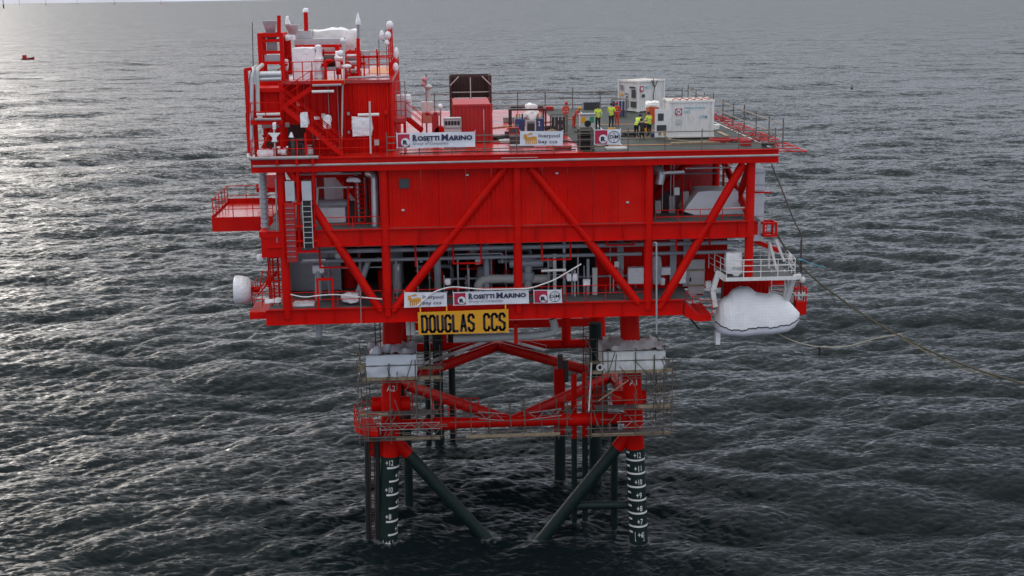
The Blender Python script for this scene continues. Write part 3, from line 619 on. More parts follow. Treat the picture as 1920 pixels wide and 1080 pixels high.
mk('pipe_support', MB().bx(-0.26,-0.01,1,1.25,15.78,17.22), RED, T)
for x in (-7.34,-7.02): mk('dump_pipe', MB().tb((x,1.4,16.5), (x,1.4,17.9), .15, 12), WHITE, T)
mk('overboard_pipe', MB().pp([(8.92,-0.3,22.73), (9.02,-0.75,22.81), (9.09,-0.75,16.67)], .06, 10, br=.15), PIPE, T)
mk('edge_post', MB().tb((-10.31,-0.5,20.03), (-10.35,-0.5,17.64), .035, 8), STEEL, T)
for a, b in ((-14.8,-8.9),(3.15,8.4),(-8.2,2.95)): mk('handrail', MB().rail([(a,-.05,18.85), (b,-.05,18.85)], h=1.05, sp=1.35), RED, T)
mk('door_frame', MB().frame((-13.19,-0.1,19.62)[0], (-12.08,-0.1,19.6)[0], (-12.69,-0.1,18.32)[2], (-12.59,-0.1,20.82)[2], -.1, .14), RED, T)
for i, (xa, xb, z) in enumerate(((4.73,4.91,21.32),(5.12,5.44,20.70),(2.09,2.20,21.61),(4.09,4.19,21.61),(-3.98,-3.87,21.61),(-8.09,-7.98,21.61),(2.46,2.68,21.72),(-3.27,-3.16,20.88),(3.68,3.82,20.70))):
    mk('instrument_stand', MB().bx(xa, xb, 1.8, 1.8+(xb-xa)*.8, 18.85, z), LGREY if i in (1,6) else STEEL, T)
# right-hand corner of the cellar deck
mk('corner_platform', MB().prism([(11.04,18.63), (12.02,17.73), (12.85,17.74), (12.86,17.3), (11.85,17.29), (11.06,17.64)], -.1, 3.3), RED, T)
mk('handrail', MB().rail([(11.1,-0.1,18.32), (12.08,-0.1,17.75), (12.9,-0.1,17.73)], h=1.0, sp=.7), RED, T)
mk('dark_strut', MB().tb((11.51,0.5,17.4), (12.21,0.5,16.57), .06, 8), BLACK, T)
# upper balcony on the left
BZ = 24.3; bx0, bx1, by0, by1 = -20.3, -16.3, 4.2, 10.6
bal = mk('balcony', MB().bx(bx0,bx1,by0,by1,BZ-.1,BZ), DECK, T)
mk('balcony_fascia', MB().bx(bx0,bx1,by0-.12,by0,BZ-.95,BZ+.02).bx(bx0-.1,bx0,by0-.12,by1,BZ-.95,BZ+.15).bx(bx0,bx1,by1,by1+.1,BZ-.95,BZ+.3), RED, bal)
mk('handrail', MB().rail([(bx1,by0,BZ),(bx0,by0,BZ),(bx0,by1,BZ),(bx1,by1,BZ)], h=1.25, sp=1.3, r=.032), RED, bal)
mk('balcony_panel', MB().bx(-18.2,-16.4,by1-.1,by1,BZ+.75,BZ+1.35), RED, bal)
mk('balcony_hood', MB().add([(-18.0,9,BZ+1.3),(-16.2,9,BZ+1.3),(-16.2,9,BZ+2.2),(-17.2,9,BZ+2.2),(-18.0,10,BZ+1.3),(-16.2,10,BZ+1.3),(-16.2,10,BZ+2.2),(-17.2,10,BZ+2.2)], [(0,1,2,3),(7,6,5,4),(0,3,7,4),(3,2,6,7),(1,5,6,2),(0,4,5,1)]), DECK, bal)
m = MB(); p = Vector((-16.45,1.0,24.1))
for i in range(12): m.tb(p+Vector((.02*(i%2),0,i*.32)), p+Vector((.02*(i%2),0,i*.32+.22)), .27, 12).tb(p+Vector((0,0,i*.32+.22)), p+Vector((0,0,i*.32+.32)), .2, 12)
mk('flexible_hose_stack', m, PIPE, T)
mk('corner_post', MB().tb((-15.45,-0.2,27.43), (-15.56,-0.2,23.27), .05, 8), STEEL, T)
mk('ledge', MB().bx(-16.6,-15.3,-.2,1.6,22.3,23.6).bx(-16.7,-15.3,-.25,1.7,23.6,24.0), RED, T)
# lower left corner: access bay with lattice framing
mk('corner_platform', MB().bx(-17.71,-15.9,0.6,3.6,18.04,18.51), RED, T)
mk('handrail', MB().rail([(-17.5,.7,18.9),(-15.5,.7,18.9)], h=1.3, sp=.6, mids=(.45,.85)), RED, T)
mk('handrail', MB().rail([(-17.5,3.4,18.9),(-17.5,.7,18.9)], h=1.3, sp=.8, mids=(.45,.85)), RED, T)
m = MB(); rr = random.Random(4)
for x in (-16.4,-16.1,-15.75,-15.45): m.tb((x,1.2,18.9), (x,1.2,22.6), .06, 7)
for i in range(13):
    z = 19.2+i*.26; m.tb((-16.4,1.2,z), (-15.45,1.2,z+rr.uniform(-.2,.2)), .03, 5)
for i in range(8): m.tb((-17.3+rr.random()*1.2,1.3,19.3+rr.random()), (-16.9+rr.random()*1.2,1.3,20.6+rr.random()*.6), .05, 5)
mk('corner_lattice', m, RED, T)
mk('caged_ladder', MB().ladder((-16.0,.9,18.9), (-16.0,.9,23), .5, r=.045), RED, T)

# ---------------------------------------------------------------- equipment module on the roof deck, left
M = thing('equipment_module', 'tall red corrugated equipment module with stairs at the left end of the roof deck', 'module', (-12, 10, 28.75))
RZ = 33.45
for a, b in ((-11.1,-9.55),(-9.55,-8.0)): mk('wall_panel', MB().corr(a+.006, b-.006, 2.2, 28.76, RZ-.2, 0.3, 0.06), RED, M)
for a, b in ((-14.95,-13.7),(-13.7,-12.4),(-12.4,-11.15)): mk('wall_panel', MB().corr(a+.006, b-.006, 2.5, 28.76 if a > -14 else 30.6, RZ-.2, 0.42, 0.05), RED, M)
mk('wall_panel', MB().corr(2.25, 19.8, -7.95, 28.76, RZ-.2, 0.4, -0.05, axis='Y'), RED, M)
mk('bay_shade_panel', MB().bx(-15.0,-13.7,3.6,3.7,28.76,30.6), DARKC, M)  # dark panel added as the shade of the open bay under the stair
mk('corner_post', MB().bx(-11.16,-11.04,2.1,2.25,28.76,RZ), RED, M); mk('corner_post', MB().bx(-8.06,-7.94,2.1,2.2,28.76,RZ), RED, M)
mk('rear_wall', MB().bx(-14.9,-8.0,19.8,19.9,28.76,RZ-.2), RED, M)
mk('roof_plate', MB().bx(-15.0,-7.9,2.0,20.0,RZ-.2,RZ), DECK, M)
mk('orange_floor_panel', MB().bx((-9.88,10.12,33.45)[0],-8.1,9,18,RZ+.004,RZ+.02), ORANGE, M)
mk('roof_edge_pipe', MB().tb((-10.76,1.85,33.61), (-8.11,1.85,33.65), .075, 10), EDGE, M)
mk('handrail', MB().rail([(-10.84,2.1,33.84), (-7.91,2.1,33.89)], h=1.1, sp=1.4, r=.032), RED, M)
mk('handrail', MB().rail([(-8.0,2.1,RZ),(-8.0,19.5,RZ)], h=1.1, sp=2.0, r=.032), RED, M)
mk('handrail', MB().rail([(-14.2,19.5,RZ),(-8.0,19.5,RZ)], h=1.1, sp=1.6, r=.032), RED, M)
# left bay: open frame with decks
for x in (-16.75,-15.0):
    for y in (1.2, 6.0): mk('frame_column', MB().bx(x-.13,x+.13,y-.13,y+.13,28.76,RZ-.1), RED, M)
mk('bay_roof', MB().bx(-16.9,-15.0,0.9,7.0,32.85,33.1), RED, M); mk('bay_back_wall', MB().bx(-16.8,-15.0,6.2,6.3,28.8,32.85), RED, M)
mk('bay_front_panel', MB().corr(-16.6,-14.95,1.35,31.35,32.85,.4,.04), RED, M)
mk('stair_landing', MB().bx(-16.9,-14.85,0.2,1.4,31.0,31.12).bx(-16.9,-14.85,0.1,0.2,30.85,31.15), RED, M)
mk('landing_edge_pipe', MB().tb((-16.6,.02,31.2), (-14.95,.02,31.2), .08, 10), EDGE, M)
mk('handrail', MB().rail([(-16.85,1.2,31.12),(-16.85,.2,31.12),(-15.0,.2,31.12)], h=1.1, sp=.9), RED, M)
mk('pipe_run', MB().tb((-16.31,1,33.95), (-14.92,1,33.96), .21, 14), SILVER, M); mk('pipe_run', MB().tb((-16.31,0.9,33.65), (-14.93,0.9,33.67), .13, 14), SILVER, M)
mk('pipe_run', MB().tb((-16.39,1.6,30.64), (-14.61,1.6,30.68), .16, 12), LGREY, M)
mk('riser_duct', MB().pp([(-17.05,0.5,28.92), (-16.7,0.5,34.25), (-16.55,2,34.38)], .16, 14, br=.5), SILVER, M)
mk('riser_duct', MB().pp([(-16.46,0.7,31.61), (-16.39,0.7,34.3), (-16.26,2.4,34.49)], .13, 12, br=.3), LGREY, M)
mk('left_frame_post', MB().bx(-17.18,-16.94,0.3,0.6,31.59,34.33), RED, M); mk('left_frame_post', MB().bx(-17.22,-17.02,0.3,0.6,28.87,31.59), RED, M)
mk('left_frame_rail', MB().bar((-17.12,0.4,34.3), (-16.68,0.4,34.36), .25, .2), RED, M)
mk('antenna', MB().tb((-16.73,1.5,34.34), (-16.64,1.5,37.22), .03, 6), DGREY, M)
mk('bay_brace', MB().tb((-15.6,1,30.55), (-16.35,1,29.26), .11, 10), RED, M)
mk('bay_post', MB().bx(-15.16,-14.96,0.6,0.8,28.94,31.59), RED, M); mk('bay_post', MB().bx(-13.56,-13.43,0.2,0.35,28.88,30.25), RED, M)
mk('handrail', MB().rail([(-16.9,1.6,28.76),(-16.9,-.15,28.76),(-8.3,-.15,28.76)], h=1.1, sp=1.45), RED, M)
for b in ((-14.2,-13.72,1.4,2,29,29.72), (-16.15,-15.6,1.6,2.2,28.97,29.6)): mk('pump_skid', MB().bx(*b).tb((b[0],b[2]-.2,b[5]), (b[1],b[2]-.2,b[5]), .15, 10), DGREY, M)
# stairs
def stair(p, q, w=0.9, n=14, name='stair', m=RED, parent=M, rail=True):
    p, q = Vector(p), Vector(q); s = mk(name, MB().bar(p, q, .05, .28), m, parent); mk('stringer', MB().bar(p+Vector((0,w,0)), q+Vector((0,w,0)), .05, .28), m, s)
    for i in range(n):
        c = p.lerp(q, (i+.5)/n); mk('tread', MB().bx(c.x-.12,c.x+.12,c.y+.03,c.y+w-.03,c.z-.02,c.z+.02), GRATE, s)
    if rail:
        for k in (0, w): mk('stair_rail', MB().rail([p+Vector((0,k,.1)), q+Vector((0,k,.1))], h=1.0, sp=1.1, r=.028), m, s)
stair((-14.87,0.3,31.99), (-11.22,0.3,28.83), n=16); stair((-13.06,0.9,33.03), (-14.86,1,31.9), w=.7, n=8)
mk('upper_landing', MB().bx((-12.92,0.6,33.31)[0], (-10.96,0.6,33.28)[0], .6, 2.45, (-12.11,0.6,33.23)[2], (-12.1,0.6,33.47)[2]), ORANGE, M)
mk('upper_landing_edge', MB().tb((-12.92,0.5,33.24), (-11.09,0.5,33.26), .08, 10), EDGE, M)
mk('upper_landing_fascia', MB().bx((-12.95,0.55,33.32)[0], (-10.92,0.55,33.28)[0], .52, .6, (-12.11,0.55,33.27)[2], (-12.1,0.55,33.54)[2]), RED, M)
mk('handrail', MB().rail([(-14.83,1.8,33.51), (-12.91,0.6,33.58), (-11.08,0.6,33.62)], h=1.15, sp=.9, r=.033), RED, M)
mk('downpipe', MB().pp([(-10.87,1.9,36.19), (-11,1.9,33.82), (-11.13,1.9,32.96), (-11.34,1.9,28.71)], .06, 8), LGREY, M)
# vent tower and roof plant
b0 = (-16.56,-15.14,4,6.2,33.78,36.47)
tw = MB().cage(b0[0], b0[1], 4.0, 6.2, 33.1, b0[5], .26)
mk('vent_tower_frame', tw, RED, M)
for z in ((-15.9,4,34.54)[2], (-15.86,4,35.23)[2], (-15.82,4,35.99)[2]): mk('vent_tower_rail', MB().bx(b0[0]+.1,b0[1]-.1,3.9,4.1,z-.1,z+.1), RED, M)
def hopper(x0, x1, y, z0, z1, name='intake_hood', m=SILVER):
    w = (x1-x0); o = MB(); a, d = .22*w, w*.4
    o.add([(x0+a,y+a,z0),(x1-a,y+a,z0),(x1-a,y+2*d-a,z0),(x0+a,y+2*d-a,z0),(x0,y,z1),(x1,y,z1),(x1,y+2*d,z1),(x0,y+2*d,z1)], [(0,3,2,1),(4,5,6,7),(0,1,5,4),(1,2,6,5),(2,3,7,6),(3,0,4,7)])
    mk(name, o, m, M)
hopper((-16.41,4.6,36.88)[0], (-15.47,4.6,36.87)[0], 4.6, (-15.98,4.6,36.46)[2], (-15.94,4.6,37.25)[2])
hopper((-16.31,4.6,36.19)[0], (-15.47,4.6,36.18)[0], 4.6, (-16.01,4.6,35.91)[2], (-15.98,4.6,36.43)[2], m=DGREY)
mk('intake_box', MB().bx(-16.18,-15.63,4.5,5.7,35.28,35.91), STEEL, M); mk('intake_box', MB().bx(-16.35,-15.31,4.4,5.8,34.52,35.04), SILVER, M)
hopper((-15.19,7,36.64)[0], (-14.29,7,36.62)[0], 7, (-14.74,7,36.31)[2], (-14.71,7,36.91)[2])
mk('exhaust_stack', MB().tb((-15.3,4.2,36.46), (-15.25,4.2,37.59), .13, 12), RED, M); mk('exhaust_stack', MB().tb((-13.89,8,36.49), (-13.87,8,37.74), .15, 12), RED, M)
mk('plant_column', MB().bx(-15,-14.72,5.5,5.9,33.68,36.07), RED, M); mk('plant_frame', MB().bx(-14.54,-11.42,6.5,6.8,35.41,35.59), RED, M)
mk('plant_frame', MB().bx(-12.73,-11.73,6.5,6.8,34.97,35.11), RED, M); mk('fan_drum', MB().tb((-12.72,6,34.47), (-11.86,6,34.49), .42, 16), DARKC, M); mk('plant_frame', MB().bx(-12.76,-11.79,6.2,6.5,34.67,34.91), RED, M)
mk('roof_duct', MB().bx(-14.73,-11.52,8,10,35.4,35.94), SILVER, M); mk('roof_duct', MB().bx(-15.06,-13.67,9,11,35.96,36.51), SILVER, M)
mk('plant_column', MB().bx(-11.76,-11.47,5.2,5.55,33.64,35.61), RED, M)
mk('valve_box', MB().bx(-12.68,-11.69,4.5,5,33.97,34.18), STEEL, M)
mk('skid_frame', MB().cage((-11.12,5,34.35)[0], (-10.26,5,34.34)[0], 5, 7.5, RZ, (-10.62,5,35.15)[2], .16), RED, M)
mk('horizontal_vessel', MB().tb((-11.06,6,34.76), (-10.38,6,34.79), .24, 14), SILVER, M)
mk('horizontal_vessel', MB().tb((-11.08,6,34.34), (-10.39,6,34.36), .24, 14), SILVER, M); mk('horizontal_vessel', MB().tb((-11.06,5.5,33.86), (-10.06,5.5,33.88), .14, 12), LGREY, M)
mk('roof_tank', MB().tb((-10.24,10,33.8), (-10.19,10,35.02), .5, 16), SILVER, M)
mk('mast', MB().tb((-10.16,3.5,33.85), (-10.1,3.5,36.06), .12, 10), RED, M); mk('mast_upper', MB().tb((-10.1,3.5,36.06), (-10.06,3.5,37.02), .09, 10), STEEL, M)
mk('mast_wrap', MB().tb((-10.06,3.5,36.95), (-10.05,3.5,37.16), .17, 10, r2=.17).tb((-10.05,3.5,37.16), (-10.05,3.5,37.7), .17, 10, r2=.03), WRAP, M)
# signal mast at the right corner of the module
m = MB(); xm = (-8.15,8,34.88)[0]
for dx, dy in ((-.18,0),(.18,0),(0,.3)): m.tb((xm+dx,8+dy,RZ-3.0), (xm+dx*.6,8+dy*.6,(-8.09,8,36.62)[2]), .05, 6)
for i in range(10):
    z = RZ-2.8+i*.55; m.tb((xm-.18,8,z), (xm+.18,8,z+.3), .03, 5)
mk('signal_mast', m, RED, M)
mk('signal_mast_cage', MB().rail([(xm,7.4,30.4),(xm+.9,7.4,30.4),(xm+.9,8.6,30.4)], h=2.6, sp=.3, mids=(.6,1.2,1.9), r=.025), STEEL, M)
for i, (px_, dz, s) in enumerate(((0,(-8.08,8,36.8)[2],.24),(-.15,(-8.29,8,36.12)[2],.22),(-.25,(-8.38,8,35.61)[2],.17))): mk('lamp_wrap', MB().sph((xm+px_,7.9,dz), s, (1,1,1.25)), WRAP, M)
mk('floodlight_wrap', MB().sph((-8.73,8,36.12), .16, (1,1,2.2)), WRAP, M); mk('floodlight_wrap', MB().sph((-7.77,7.8,34.89), .16, (1,1,2.6)), WRAP, M); mk('floodlight_wrap', MB().sph((-7.84,7.8,33.94), .2, (1,1,1.6)), WRAP, M)
mk('floodlight_arm', MB().tb((-8.74,8,35.83), (-8.2,8,35.47), .03, 6), DGREY, M)
mk('floodlight_wrap', MB().sph((-10.95,2,35.98), .2), WRAP, M); mk('floodlight_wrap', MB().sph((-11.15,2,35.17), .22, (1.1,1,1)), WRAP, M)
mk('floodlight_wrap', MB().sph((-10.76,1.8,34.36), .16, (1.8,1,.8)), WRAP, M)
for a, b, r in (((-16.54,0.5,31.46),(-15.02,0.5,31.47),.10),((-12.97,0.5,32.85),(-11.58,0.5,32.86),.09),((-10.17,1.4,31.25),(-8.8,1.4,31.26),.10)):
    mk('strip_light', MB().tb(a, b, r, 10), WHITE, M)
mk('light_post', MB().tb((-9.35,-0.2,28.92), (-9.3,-0.2,32.23), .06, 8), LGREY, M)
mk('side_landing', MB().bx(-8.36,-7.18,5,7.5,30.38,30.67), DECK, M); mk('handrail', MB().rail([(-8.32,5,30.64), (-7.21,5,30.66)], h=1.15, sp=.55), RED, M)
mk('side_landing_legs', MB().cage((-8.27,5,30.03)[0], (-7.3,5,30.02)[0], 5.1, 7.3, 28.76, (-7.76,5,30.42)[2], .14), RED, M)
stair((-7.22,8,30.4), (-6.13,8,29.45), w=1.2, n=6); 
mk('vent_box', MB().bx(-8.49,-8.17,3.2,4.2,31.75,32.83), STEEL, M)

# wrapped plant on and around the module, each bundle a thing of its own
wrapped((-14.53,-13.09,4.2,6.2,33.42,35.47), 'big square white shrink wrapped unit on the module roof behind the handrail', 1, rnd=.08, amp=.03)
wrapped((-13.16,-12.56,4.6,6.8,33.41,35.58), 'crumpled white wrap hanging beside the big square wrapped roof unit', 2, rnd=.2, amp=.12, top=(.5,.9))
wrapped((-13.75,-10.57,10.5,13.5,34.85,36.47), 'long silver white sheeted duct with rounded end along the module roof', 3, mtl=SHEET, rnd=.28, amp=.12)
wrapped((-15.21,-14.85,6.8,7.3,36.92,37.52), 'small white bag tied over the post beside the pale intake hood', 4, rnd=.5, amp=.1, top=(.6,.6))
wrapped((-15.01,-14.38,5.2,5.7,35.94,36.29), 'white wrap bundle over the red column right of the vent tower', 5, rnd=.5, amp=.08)
wrapped((-15.09,-14.82,4.2,4.6,33.93,34.73), 'slim white wrapped fitting on the red column beside the square unit', 6, rnd=.5, amp=.1)
wrapped((-11.64,-11.32,4.6,5.1,34.09,35.18), 'ragged white plastic flapping from the column right of the fan drum', 7, rnd=.4, amp=.2, top=(1.2,1))
wrapped((-13.97,-13.68,8,8.3,37.67,37.99), 'tiny white wrap on top of the right red exhaust stack', 8, rnd=.5, amp=.08, n=5)
wrapped((-13.76,-13.29,0.2,0.7,30.62,31.57), 'white wrapped box on a post in front of the main stair', 9, rnd=.1, amp=.06)
wrapped((-10.57,-9.3,1.3,1.9,29.86,31.1), 'flat white wrapped panel under the strip light on the module front', 10, rnd=.12, amp=.06)
wrapped((-16.59,-15.52,-0.1,0.9,28.83,29.24), 'low cream wrapped bundle at the left front corner of the roof deck', 11, rnd=.3, amp=.06)
wrapped((-15.36,-14.78,0.3,1.1,28.83,29.24), 'grey white wrapped bundle beside the twin horn loudspeaker post', 12, rnd=.35, amp=.1)
wrapped((-13.01,-12.6,1.2,1.7,30.96,31.23), 'small white wrapped lamp on the left of the red stand under the stair', 13, rnd=.4, n=6)
wrapped((-12.44,-11.93,1.2,1.8,30.33,31.22), 'tall thin white wrapped fitting on the right of the red stand under the stair', 14, rnd=.4, amp=.08)
wrapped((-8.15,-6.88,9,10.2,30.31,31.95), 'tall pale blue grey wrapped vessel right of the module behind the side landing', 15, mtl=SHEETB, rnd=.2, amp=.05, top=(.95,.95))
wrapped((-7.22,-6.89,8.2,8.6,31.49,31.82), 'little white wrapped lamp at the head of the right side stair', 16, rnd=.5, n=5)
wrapped((-13.56,-13.08,1,1.5,28.79,29.3), 'crumpled grey plastic sheet on the deck by the stair foot', 17, mtl=SHEETB, rnd=.5, amp=.15)
o = thing('horn_loudspeaker', 'white wrapped twin horn on a post at the left deck corner', 'loudspeaker', (-15.45,-0.1,28.95))
mk('post', MB().tb((-15.46,-0.1,28.85), (-15.39,-0.1,30.92), .06, 8), LGREY, o)
mk('horn', MB().add([(-15.81,-0.2,30.36),(-15,-0.2,30.35),(-15.28,-0.2,30.05),(-15.23,-0.2,29.78),(-15.6,-0.2,29.78),(-15.52,-0.2,30.05),(-15.86,0.2,30.32),(-15.05,0.2,30.31),(-15.33,0.2,30.01),(-15.28,0.2,29.73),(-15.65,0.2,29.74),(-15.57,0.2,30.01)], [(0,1,2,3,4,5),(11,10,9,8,7,6)]+[(i,i+6,(i+1)%6+6,(i+1)%6) for i in range(6)]), WRAP, o)
mk('top_wrap', wrapmesh(-15.47,-15.27,-0.3,0.1,30.57,31, n=5), WRAP, o)
o = thing('hooded_instrument', 'dark instrument post with a white cone hood beside the wrapped bundle', 'instrument', (-14.42,0.3,28.89))
mk('post', MB().tb((-14.32,0.3,28.85), (-14.3,0.3,29.98), .14, 10), DGREY, o); mk('hood', MB().tb((-14.4,0.3,30.01), (-14.38,0.3,30.32), .17, 10, r2=.05), WRAP, o)

# ---------------------------------------------------------------- things on the roof deck
def gate_rail(name, label, pts, h, sp, r, mids, group=None):
    o = thing(name, label, 'guardrail', pts[0], group)
    pts = [Vector(p) for p in pts]; Z = Vector((0,0,1))
    for i in range(len(pts)-1):
        a, b = pts[i], pts[i+1]; n = max(1, round((b-a).length/sp))
        for k in range(n+(i == len(pts)-2)):
            p = a.lerp(b, k/n); mk('standard', MB().tb(p, p+Z*(h*(1+.12*((k*7)%3==0))), r, 6), TUBE, o)
        for m_ in mids: mk('ledger', MB().tb(a+Z*m_, b+Z*m_, r*.95, 6), TUBE, o)
    return o
gate_rail('scaffold_guardrail', 'grey scaffold tube guardrail along the front edge of the roof deck', [(-8.3,-.22,ZD),(0,-.22,ZD),(16.8,-.22,ZD)], 1.35, 2.3, .035, (.35,.8,1.2))
gate_rail('scaffold_guardrail', 'dark scaffold tube guardrail along the far edge of the roof deck', [(-7.8,33.7,ZD),(16.8,33.7,ZD)], 1.6, 2.45, .045, (.35,.9,1.45))
gate_rail('scaffold_guardrail', 'scaffold tube guardrail along the right edge of the landing deck', [(17.3,-.2,ZD),(17.3,33.5,ZD)], 1.75, 3.6, .045, (.75,1.5))
# folded-out safety net frames beyond the right edge
for i, y in enumerate((-.1, 7.2, 14.4, 21.6, 28.8)):
    lab = ['nearest','second nearest','middle','second farthest','farthest'][i]
    o = thing('safety_net_frame', 'red tubular safety net frame outside the right deck edge, %s of five' % lab, 'net frame', (17.1,y,28.6), 'safety net frames along the right edge')
    for k in range(4): mk('outrigger', MB().tb((17.05,y+k*1.6,28.55), (18.9,y+k*1.6,28.5), .036, 6), RED, o)
    mk('outer_rail', MB().tb((18.9,y-.1,28.5), (18.9,y+5.6,28.5), .04, 6), RED, o); mk('mid_rail', MB().tb((18.0,y,28.53), (18.0,y+4.9,28.53), .025, 5), RED, o)
    rr = random.Random(20+i)
    for k in range(9):
        p = Vector((16.6+rr.random()*.6, y+rr.random()*6, ZD+.03)); mk('loose_net_rope', MB().pp([p, p+Vector((rr.uniform(-.5,.5),rr.uniform(-.6,.6),.25)), p+Vector((rr.uniform(-.7,.7),rr.uniform(-.9,.9),.02))], .032, 5), CRED, o)
# shipping containers
def container(name, label, c, L_, W_, H_, rz, body, roof, loc_z=ZD):
    o = thing(name, label, 'container', (c[0],c[1],loc_z)); R = Matrix.Rotation(rz,3,'Z'); C = Vector((c[0],c[1],loc_z+.08))
    def put(mb): mb.v = [tuple(C+R@Vector(v)) for v in mb.v]; return mb
    h = H_
    for s in (-1,1):
        for t in (-1,1):
            mk('corner_post', put(MB().bx(s*L_/2-.08,s*L_/2+.08,t*W_/2-.08,t*W_/2+.08,0,h)), body, o)
            for z in (0,h-.12): mk('corner_casting', put(MB().bx(s*L_/2-.11,s*L_/2+.11,t*W_/2-.11,t*W_/2+.11,z-.02,z+.14)), body, o)
    mk('front_panel', put(MB().corr(-L_/2+.08,L_/2-.08,-W_/2+.03,.16,h-.12,.26,.04)), body, o)
    m = MB().corr(-L_/2+.08,L_/2-.08,W_/2-.03,.16,h-.12,.26,-.04); mk('back_panel', put(m), body, o)
    mk('end_panel', put(MB().corr(-W_/2+.08,W_/2-.08,L_/2-.03,.16,h-.12,.26,-.04,axis='Y')), body, o)
    mk('end_panel', put(MB().corr(-W_/2+.08,W_/2-.08,-L_/2+.03,.16,h-.12,.26,.04,axis='Y')), body, o)
    for z in (0.02,h-.14): mk('side_rail', put(MB().bx(-L_/2+.08,L_/2-.08,-W_/2-.02,-W_/2+.05,z,z+.14)), body, o)
    for z in (0.02,h-.14): mk('end_rail', put(MB().bx(-L_/2-.02,-L_/2+.05,-W_/2+.08,W_/2-.08,z,z+.14)), body, o)
    mk('roof', put(MB().bx(-L_/2+.05,L_/2-.05,-W_/2+.05,W_/2-.05,h-.05,h+.01)), roof, o)
    mk('floor', put(MB().bx(-L_/2+.05,L_/2-.05,-W_/2+.05,W_/2-.05,.02,.14)), body, o)
    return o, put
# welding container, near right
wc, put = container('welding_container', 'white ten foot container with blue lettering and red square emblem, near right', ((12.51,6.3,29.9)[0],7.5), 2.99, 2.4, 2.6, 0.0, WHITE, CREAM)
yF = -1.24; sg = MB().bx(-1.12,-.66,yF-.02,yF,1.62,2.06); e_ = mk('emblem', put(sg), CRIMSON, wc)
q = MB(); n = 20
for i in range(n):
    a0, a1 = 2*math.pi*i/n, 2*math.pi*(i+1)/n; cx_, cz_ = -.89, 1.84
    q.add([(cx_+.185*math.cos(a0),yF-.024,cz_+.185*math.sin(a0)),(cx_+.185*math.cos(a1),yF-.024,cz_+.185*math.sin(a1)),(cx_,yF-.024,cz_)], [(0,1,2)])
mk('emblem_disc', put(q), BANNER, e_)
mk('emblem_letter', put(textfit(MB(), 'H', (-.99,yF-.026,1.74), (-.79,yF-.026,1.74), .2, .03)), INK, e_)
for s_, p, q_, hh in (('Welding Container', (-.55,yF-.01,1.98), (1.02,yF-.01,1.98), .2), ('WDC 2', (-.55,yF-.01,1.72), (-.05,yF-.01,1.72), .17), ('DTM', (.62,yF-.01,1.36), (1.1,yF-.01,1.36), .2)):
    mk('lettering', put(textfit(MB(), s_, p, q_, hh, .02)), TEAL, wc)
mk('notice', put(MB().bx(-1.08,-.75,yF-.02,yF,1.0,1.32)), LGREY, wc)
# its open front door on the left
dm = mk('open_door', put(MB().bx(-2.55,-1.6,-1.3,-1.22,.12,2.05)), WHITE, wc)
mk('door_window', put(MB().bx(-2.35,-1.95,-1.33,-1.3,1.25,1.75)), DGREY, dm); mk('door_placard', put(MB().bx(-2.42,-1.75,-1.325,-1.3,.55,.95)), DGREY, dm); mk('door_placard', put(MB().bx(-2.3,-2.1,-1.325,-1.3,.25,.42)), TIMBER, dm); mk('door_placard', put(MB().bx(-1.98,-1.8,-1.325,-1.3,.25,.42)), YELLOW, dm)
mk('door_frame', put(MB().bx(-1.6,-1.5,-1.26,-1.2,.1,2.5)), WHITE, wc)
m = MB(); rr = random.Random(3)
for i in range(5): m.pp([(-1.3+i*.5,-1.0,2.62),(-1.1+i*.5,-.9+rr.random()*.5,2.72),(-.7+i*.5,-1.05,2.63)], .03, 6)
mk('roof_sling', put(m), CRED, wc)
# second white container, turned, far side
w2, put2 = container('site_container', 'white container turned corner on with doors and louvres, far right of the deck', ((12.58,31.12,28.75)[0],30.1), 2.99, 2.44, 2.6, math.radians(34), WHITE, CREAM)
xE = -1.54
for nm, y0, y1, z0, z1, mm in (('louvre',.65,1.0,1.75,2.2,STEEL),('notice',.6,1.0,1.28,1.45,YELLOW),('louvre',-.95,-.45,1.15,1.85,DGREY),('hood',-.9,-.2,1.95,2.1,DGREY),('placard',-1.1,-.35,.35,.85,DGREY),('handle_panel',.0,.3,.25,1.0,STEEL),('placard',.0,.4,1.4,1.5,DGREY),('placard',.05,.25,1.1,1.25,DGREY)):
    mk(nm, put2(MB().bx(xE-.03,xE,y0,y1,z0,z1)), mm, w2)
mk('emblem', put2(MB().bx(-1.3,-.9,-1.27,-1.25,1.7,2.15)), CRIMSON, w2); mk('emblem_disc', put2(MB().tb((-1.1,-1.275,1.92),(-1.1,-1.28,1.92),.15,14)), BANNER, w2)
mk('lettering', put2(textfit(MB(), 'WDC 1', (-.8,-1.255,1.9), (-.1,-1.255,1.9), .22, .02)), TEAL, w2)
mk('lifting_cable', put2(MB().pp([(.2,-1.3,2.7),(.3,-1.35,1.9),(.2,-1.3,1.4),(.25,-1.3,.6)], .035, 6).pp([(0,-1.3,2.6),(.3,-1.34,1.95),(.7,-1.3,2.55)], .03, 6)), BLACK, w2)
mk('notice', put2(MB().bx(-1.05,-.75,-1.27,-1.25,1.2,1.45)), DGREY, w2)
